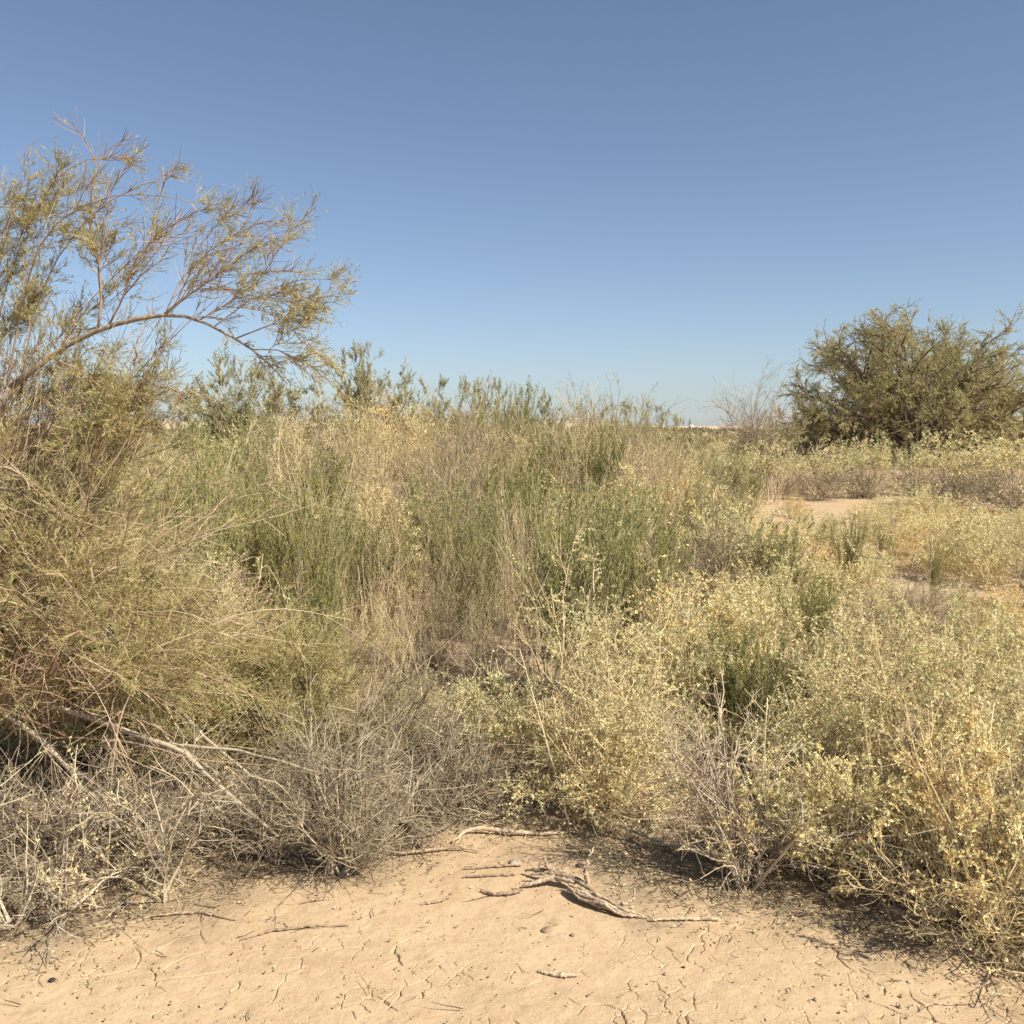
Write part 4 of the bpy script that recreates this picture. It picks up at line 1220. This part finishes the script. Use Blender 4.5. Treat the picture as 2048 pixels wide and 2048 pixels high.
def driftwood():
    x0, y0 = ground(1170, dist(1790))
    root = empty('driftwood_root', (x0, y0, gz(x0, y0)), 'gnarled weathered grey root lying on the sand below the central saltbush', 'driftwood')
    pcs = [('root_arm', [(1050, 1752, .02), (1085, 1762, .04), (1120, 1770, .045), (1150, 1780, .04), (1185, 1797, .035)], [.004, .008, .011, .012, .006], 63),
           ('root_arm', [(1045, 1776, .01), (1075, 1776, .025), (1110, 1772, .035), (1150, 1782, .035)], [.004, .008, .010, .008], 64),
           ('root_arm', [(1058, 1766, .03), (1095, 1769, .045), (1130, 1776, .05)], [.003, .006, .004], 70),
           ('root_fork', [(1178, 1790, .04), (1170, 1786, .08), (1176, 1782, .12), (1188, 1778, .155)], [.010, .008, .006, .003], 65),
           ('root_fork', [(1115, 1770, .04), (1095, 1765, .06), (1088, 1762, .09)], [.010, .008, .004], 66),
           ('root_fork', [(1245, 1822, .03), (1268, 1815, .04), (1268, 1812, .07)], [.007, .005, .003], 67)]
    gg = np.random.default_rng(6)
    for k in range(9):
        u = (k / 8 - .5) * .7
        e = 4 * gg.normal(size=5)
        pts = [(1132 + 9 * gg.random() + 8 * u, 1787 + 14 * u, .018 + .008 * (k % 3)), (1164 + e[0], 1799 + 17 * u, .014 + .022 * (1 - 3 * u * u) * ((k * 7) % 5) / 4),
               (1205 + e[1], 1815 + 18 * u, .012 + .022 * ((k * 5) % 6) / 5), (1246 + e[2], 1826 + 12 * u, .010 + .014 * ((k * 3) % 4) / 3),
               (1262 + 34 * gg.random(), 1831 + 6 * u, .006)]
        r = .0038 + .003 * gg.random()
        pcs.append(('root_strand', pts, [r * .5, r, r * 1.1, r * .8, .0012], 80 + k))
    for nm, pts, rad, sd in pcs:
        o = wood_piece(nm, pts, rad, None, None, M['driftwood'], .25 + .6 * ((sd * 37) % 10) / 10, sd, 9, .14)
        o.location = o.location - root.location
        o.parent = root

driftwood()
wood_piece('fallen_stick', [(905, 1690, .01), (935, 1672, .02), (965, 1669, .02), (1020, 1674, .014), (1085, 1675, .01), (1135, 1673, .01)], [.004, .008, .009, .008, .007, .004],
           'pale crooked stick lying across the small sandy bay', 'stick', M['driftwood'], .95, 71, group='fallen sticks')
wood_piece('fallen_stick', [(1140, 1654, .10), (1230, 1680, .06), (1330, 1702, .03), (1400, 1717, .02), (1458, 1725, .015)], [.004, .006, .008, .010, .010],
           'long straight pale stick pointing to the bare forked grey shrub', 'stick', M['driftwood'], .9, 72, group='fallen sticks')
wood_piece('fallen_stick', [(962, 1784, .008), (985, 1790, .008), (1010, 1791, .012), (1046, 1785, .012)], [.004, .006, .006, .004],
           'short dark stick left of the gnarled root', 'stick', M['driftwood'], .1, 73, group='fallen sticks', twigs=2)
wood_piece('fallen_stick', [(842, 1811, .006), (870, 1807, .008), (895, 1799, .008), (904, 1789, .008)], [.003, .0045, .0045, .003],
           'thin bent twig on the open sand below the grey dead brush', 'stick', M['driftwood'], .2, 74, group='fallen sticks')
wood_piece('fallen_stick', [(1076, 1942, .005), (1105, 1948, .007), (1130, 1951, .008), (1158, 1949, .006)], [.003, .006, .007, .003],
           'small split stick alone on the open sand in front', 'stick', M['driftwood'], .8, 75, group='fallen sticks')
wood_piece('fallen_stick', [(740, 1702, .01), (800, 1712, .012), (900, 1702, .012), (960, 1708, .01)], [.003, .005, .005, .003],
           'grey stick lying along the foot of the grey dead brush', 'stick', M['driftwood'], .4, 76, group='fallen sticks', twigs=3)
wood_piece('fallen_stick', [(930, 1741, .006), (985, 1737, .008), (1045, 1734, .006)], [.003, .0045, .003],
           'thin dark stick just above the gnarled root', 'stick', M['driftwood'], .05, 77, group='fallen sticks')
wood_piece('fallen_stick', [(925, 1758, .006), (975, 1755, .008), (1030, 1753, .006)], [.003, .005, .003],
           'dark stick beside the left arm of the gnarled root', 'stick', M['driftwood'], .1, 78, group='fallen sticks')
wood_piece('fallen_stick', [(480, 1880, .006), (540, 1862, .008), (620, 1853, .008), (700, 1850, .005)], [.002, .0035, .0035, .002],
           'thin dark twig on the sand below the pale dead shrubs', 'stick', M['driftwood'], .0, 79, group='fallen sticks', twigs=4)
wood_piece('fallen_stick', [(210, 1862, .006), (300, 1832, .01), (400, 1824, .01), (470, 1838, .006)], [.002, .004, .004, .002],
           'long thin twig along the edge of the brush at the left', 'stick', M['driftwood'], .3, 80, group='fallen sticks', twigs=4)
wood_piece('fallen_stick', [(1704, 1787, .03), (1800, 1782, .05), (1900, 1781, .05), (1960, 1778, .04)], [.005, .007, .007, .005],
           'pale horizontal stick under the golden saltbush', 'stick', M['driftwood'], .95, 81, group='fallen sticks')
wood_piece('fallen_stick', [(1760, 1832, .05), (1850, 1870, .03), (1930, 1900, .012), (2010, 1945, .01), (2060, 1960, .01)], [.004, .006, .006, .005, .004],
           'dark bent branch sloping out onto the sand at the right', 'stick', M['driftwood'], .2, 82, group='fallen sticks')
wood_piece('fallen_stick', [(1300, 1838, .005), (1360, 1836, .008), (1440, 1836, .006)], [.003, .006, .003],
           'flat pale splinter right of the gnarled root', 'stick', M['driftwood'], .85, 83, group='fallen sticks')

def stone(px, py, s, label, tint, seed, flat=.6):
    g = np.random.default_rng(seed)
    x, y = ground(px, dist(py))
    import bmesh
    bm = bmesh.new(); bmesh.ops.create_icosphere(bm, subdivisions=3, radius=1)
    ax = g.normal(size=(7, 3)); ax = norm(ax); am = .75 + .3 * g.random(7)
    for v in bm.verts:
        c = np.array(v.co); k = 1.0
        for a, m_ in zip(ax, am):
            dt = c @ a
            if dt > m_: c = c - a * (dt - m_)
        v.co = (c[0] * s, c[1] * s * .85, c[2] * s * flat)
    m = bpy.data.meshes.new('stone'); bm.to_mesh(m); bm.free()
    at = m.attributes.new('tint', 'FLOAT', 'FACE'); at.data.foreach_set('value', np.full(len(m.polygons), tint, np.float32))
    m.materials.append(M['stone'])
    o = bpy.data.objects.new('stone', m); COL.objects.link(o)
    o.location = (x, y, gz(x, y) + s * flat * .35); o.rotation_euler = (0, 0, g.random() * 6)
    o['label'] = label; o['category'] = 'stone'; o['group'] = 'small stones on the sand'

stone(103, 1958, .011, 'small black pebble on the sand at the lower left', .0, 1)
stone(1092, 1858, .018, 'brown clod of earth on the sand below the gnarled root', .45, 2, .45)
stone(1145, 1866, .008, 'tiny brown clod beside the larger brown clod', .4, 3)
stone(1162, 1735, .018, 'reddish stone behind the upright fork of the gnarled root', .38, 4)
stone(1030, 1728, .026, 'flat grey stone among the sticks left of the gnarled root', .85, 5, .3)
stone(1820, 1962, .009, 'white pebble on the sand at the lower right', 1.0, 6)
stone(655, 1774, .008, 'pale pebble left of the brown sheaf of stems', 1.0, 7)
stone(1367, 1929, .006, 'tiny dark pebble on the open sand right of the split stick', .05, 8)

# ------------------------------------------------------------------ the air
G = Geo(); box(G, (0, 10500, 174), (70000, 23000, 352))
hm = bpy.data.materials.new('haze_air'); hm.use_nodes = True
t = hm.node_tree; t.nodes.clear()
o_ = t.nodes.new('ShaderNodeOutputMaterial'); v_ = t.nodes.new('ShaderNodeVolumePrincipled')
v_.inputs['Color'].default_value = (.88, .98, 1.0, 1)
v_.inputs['Density'].default_value = 3.2e-5
v_.inputs['Anisotropy'].default_value = .1
t.links.new(v_.outputs[0], o_.inputs['Volume'])
hz = bpy.data.objects.new('haze', G.mesh('haze', hm)); COL.objects.link(hz); hz['kind'] = 'stuff'
hz['label'] = 'thin pale desert air that fades the far hills'
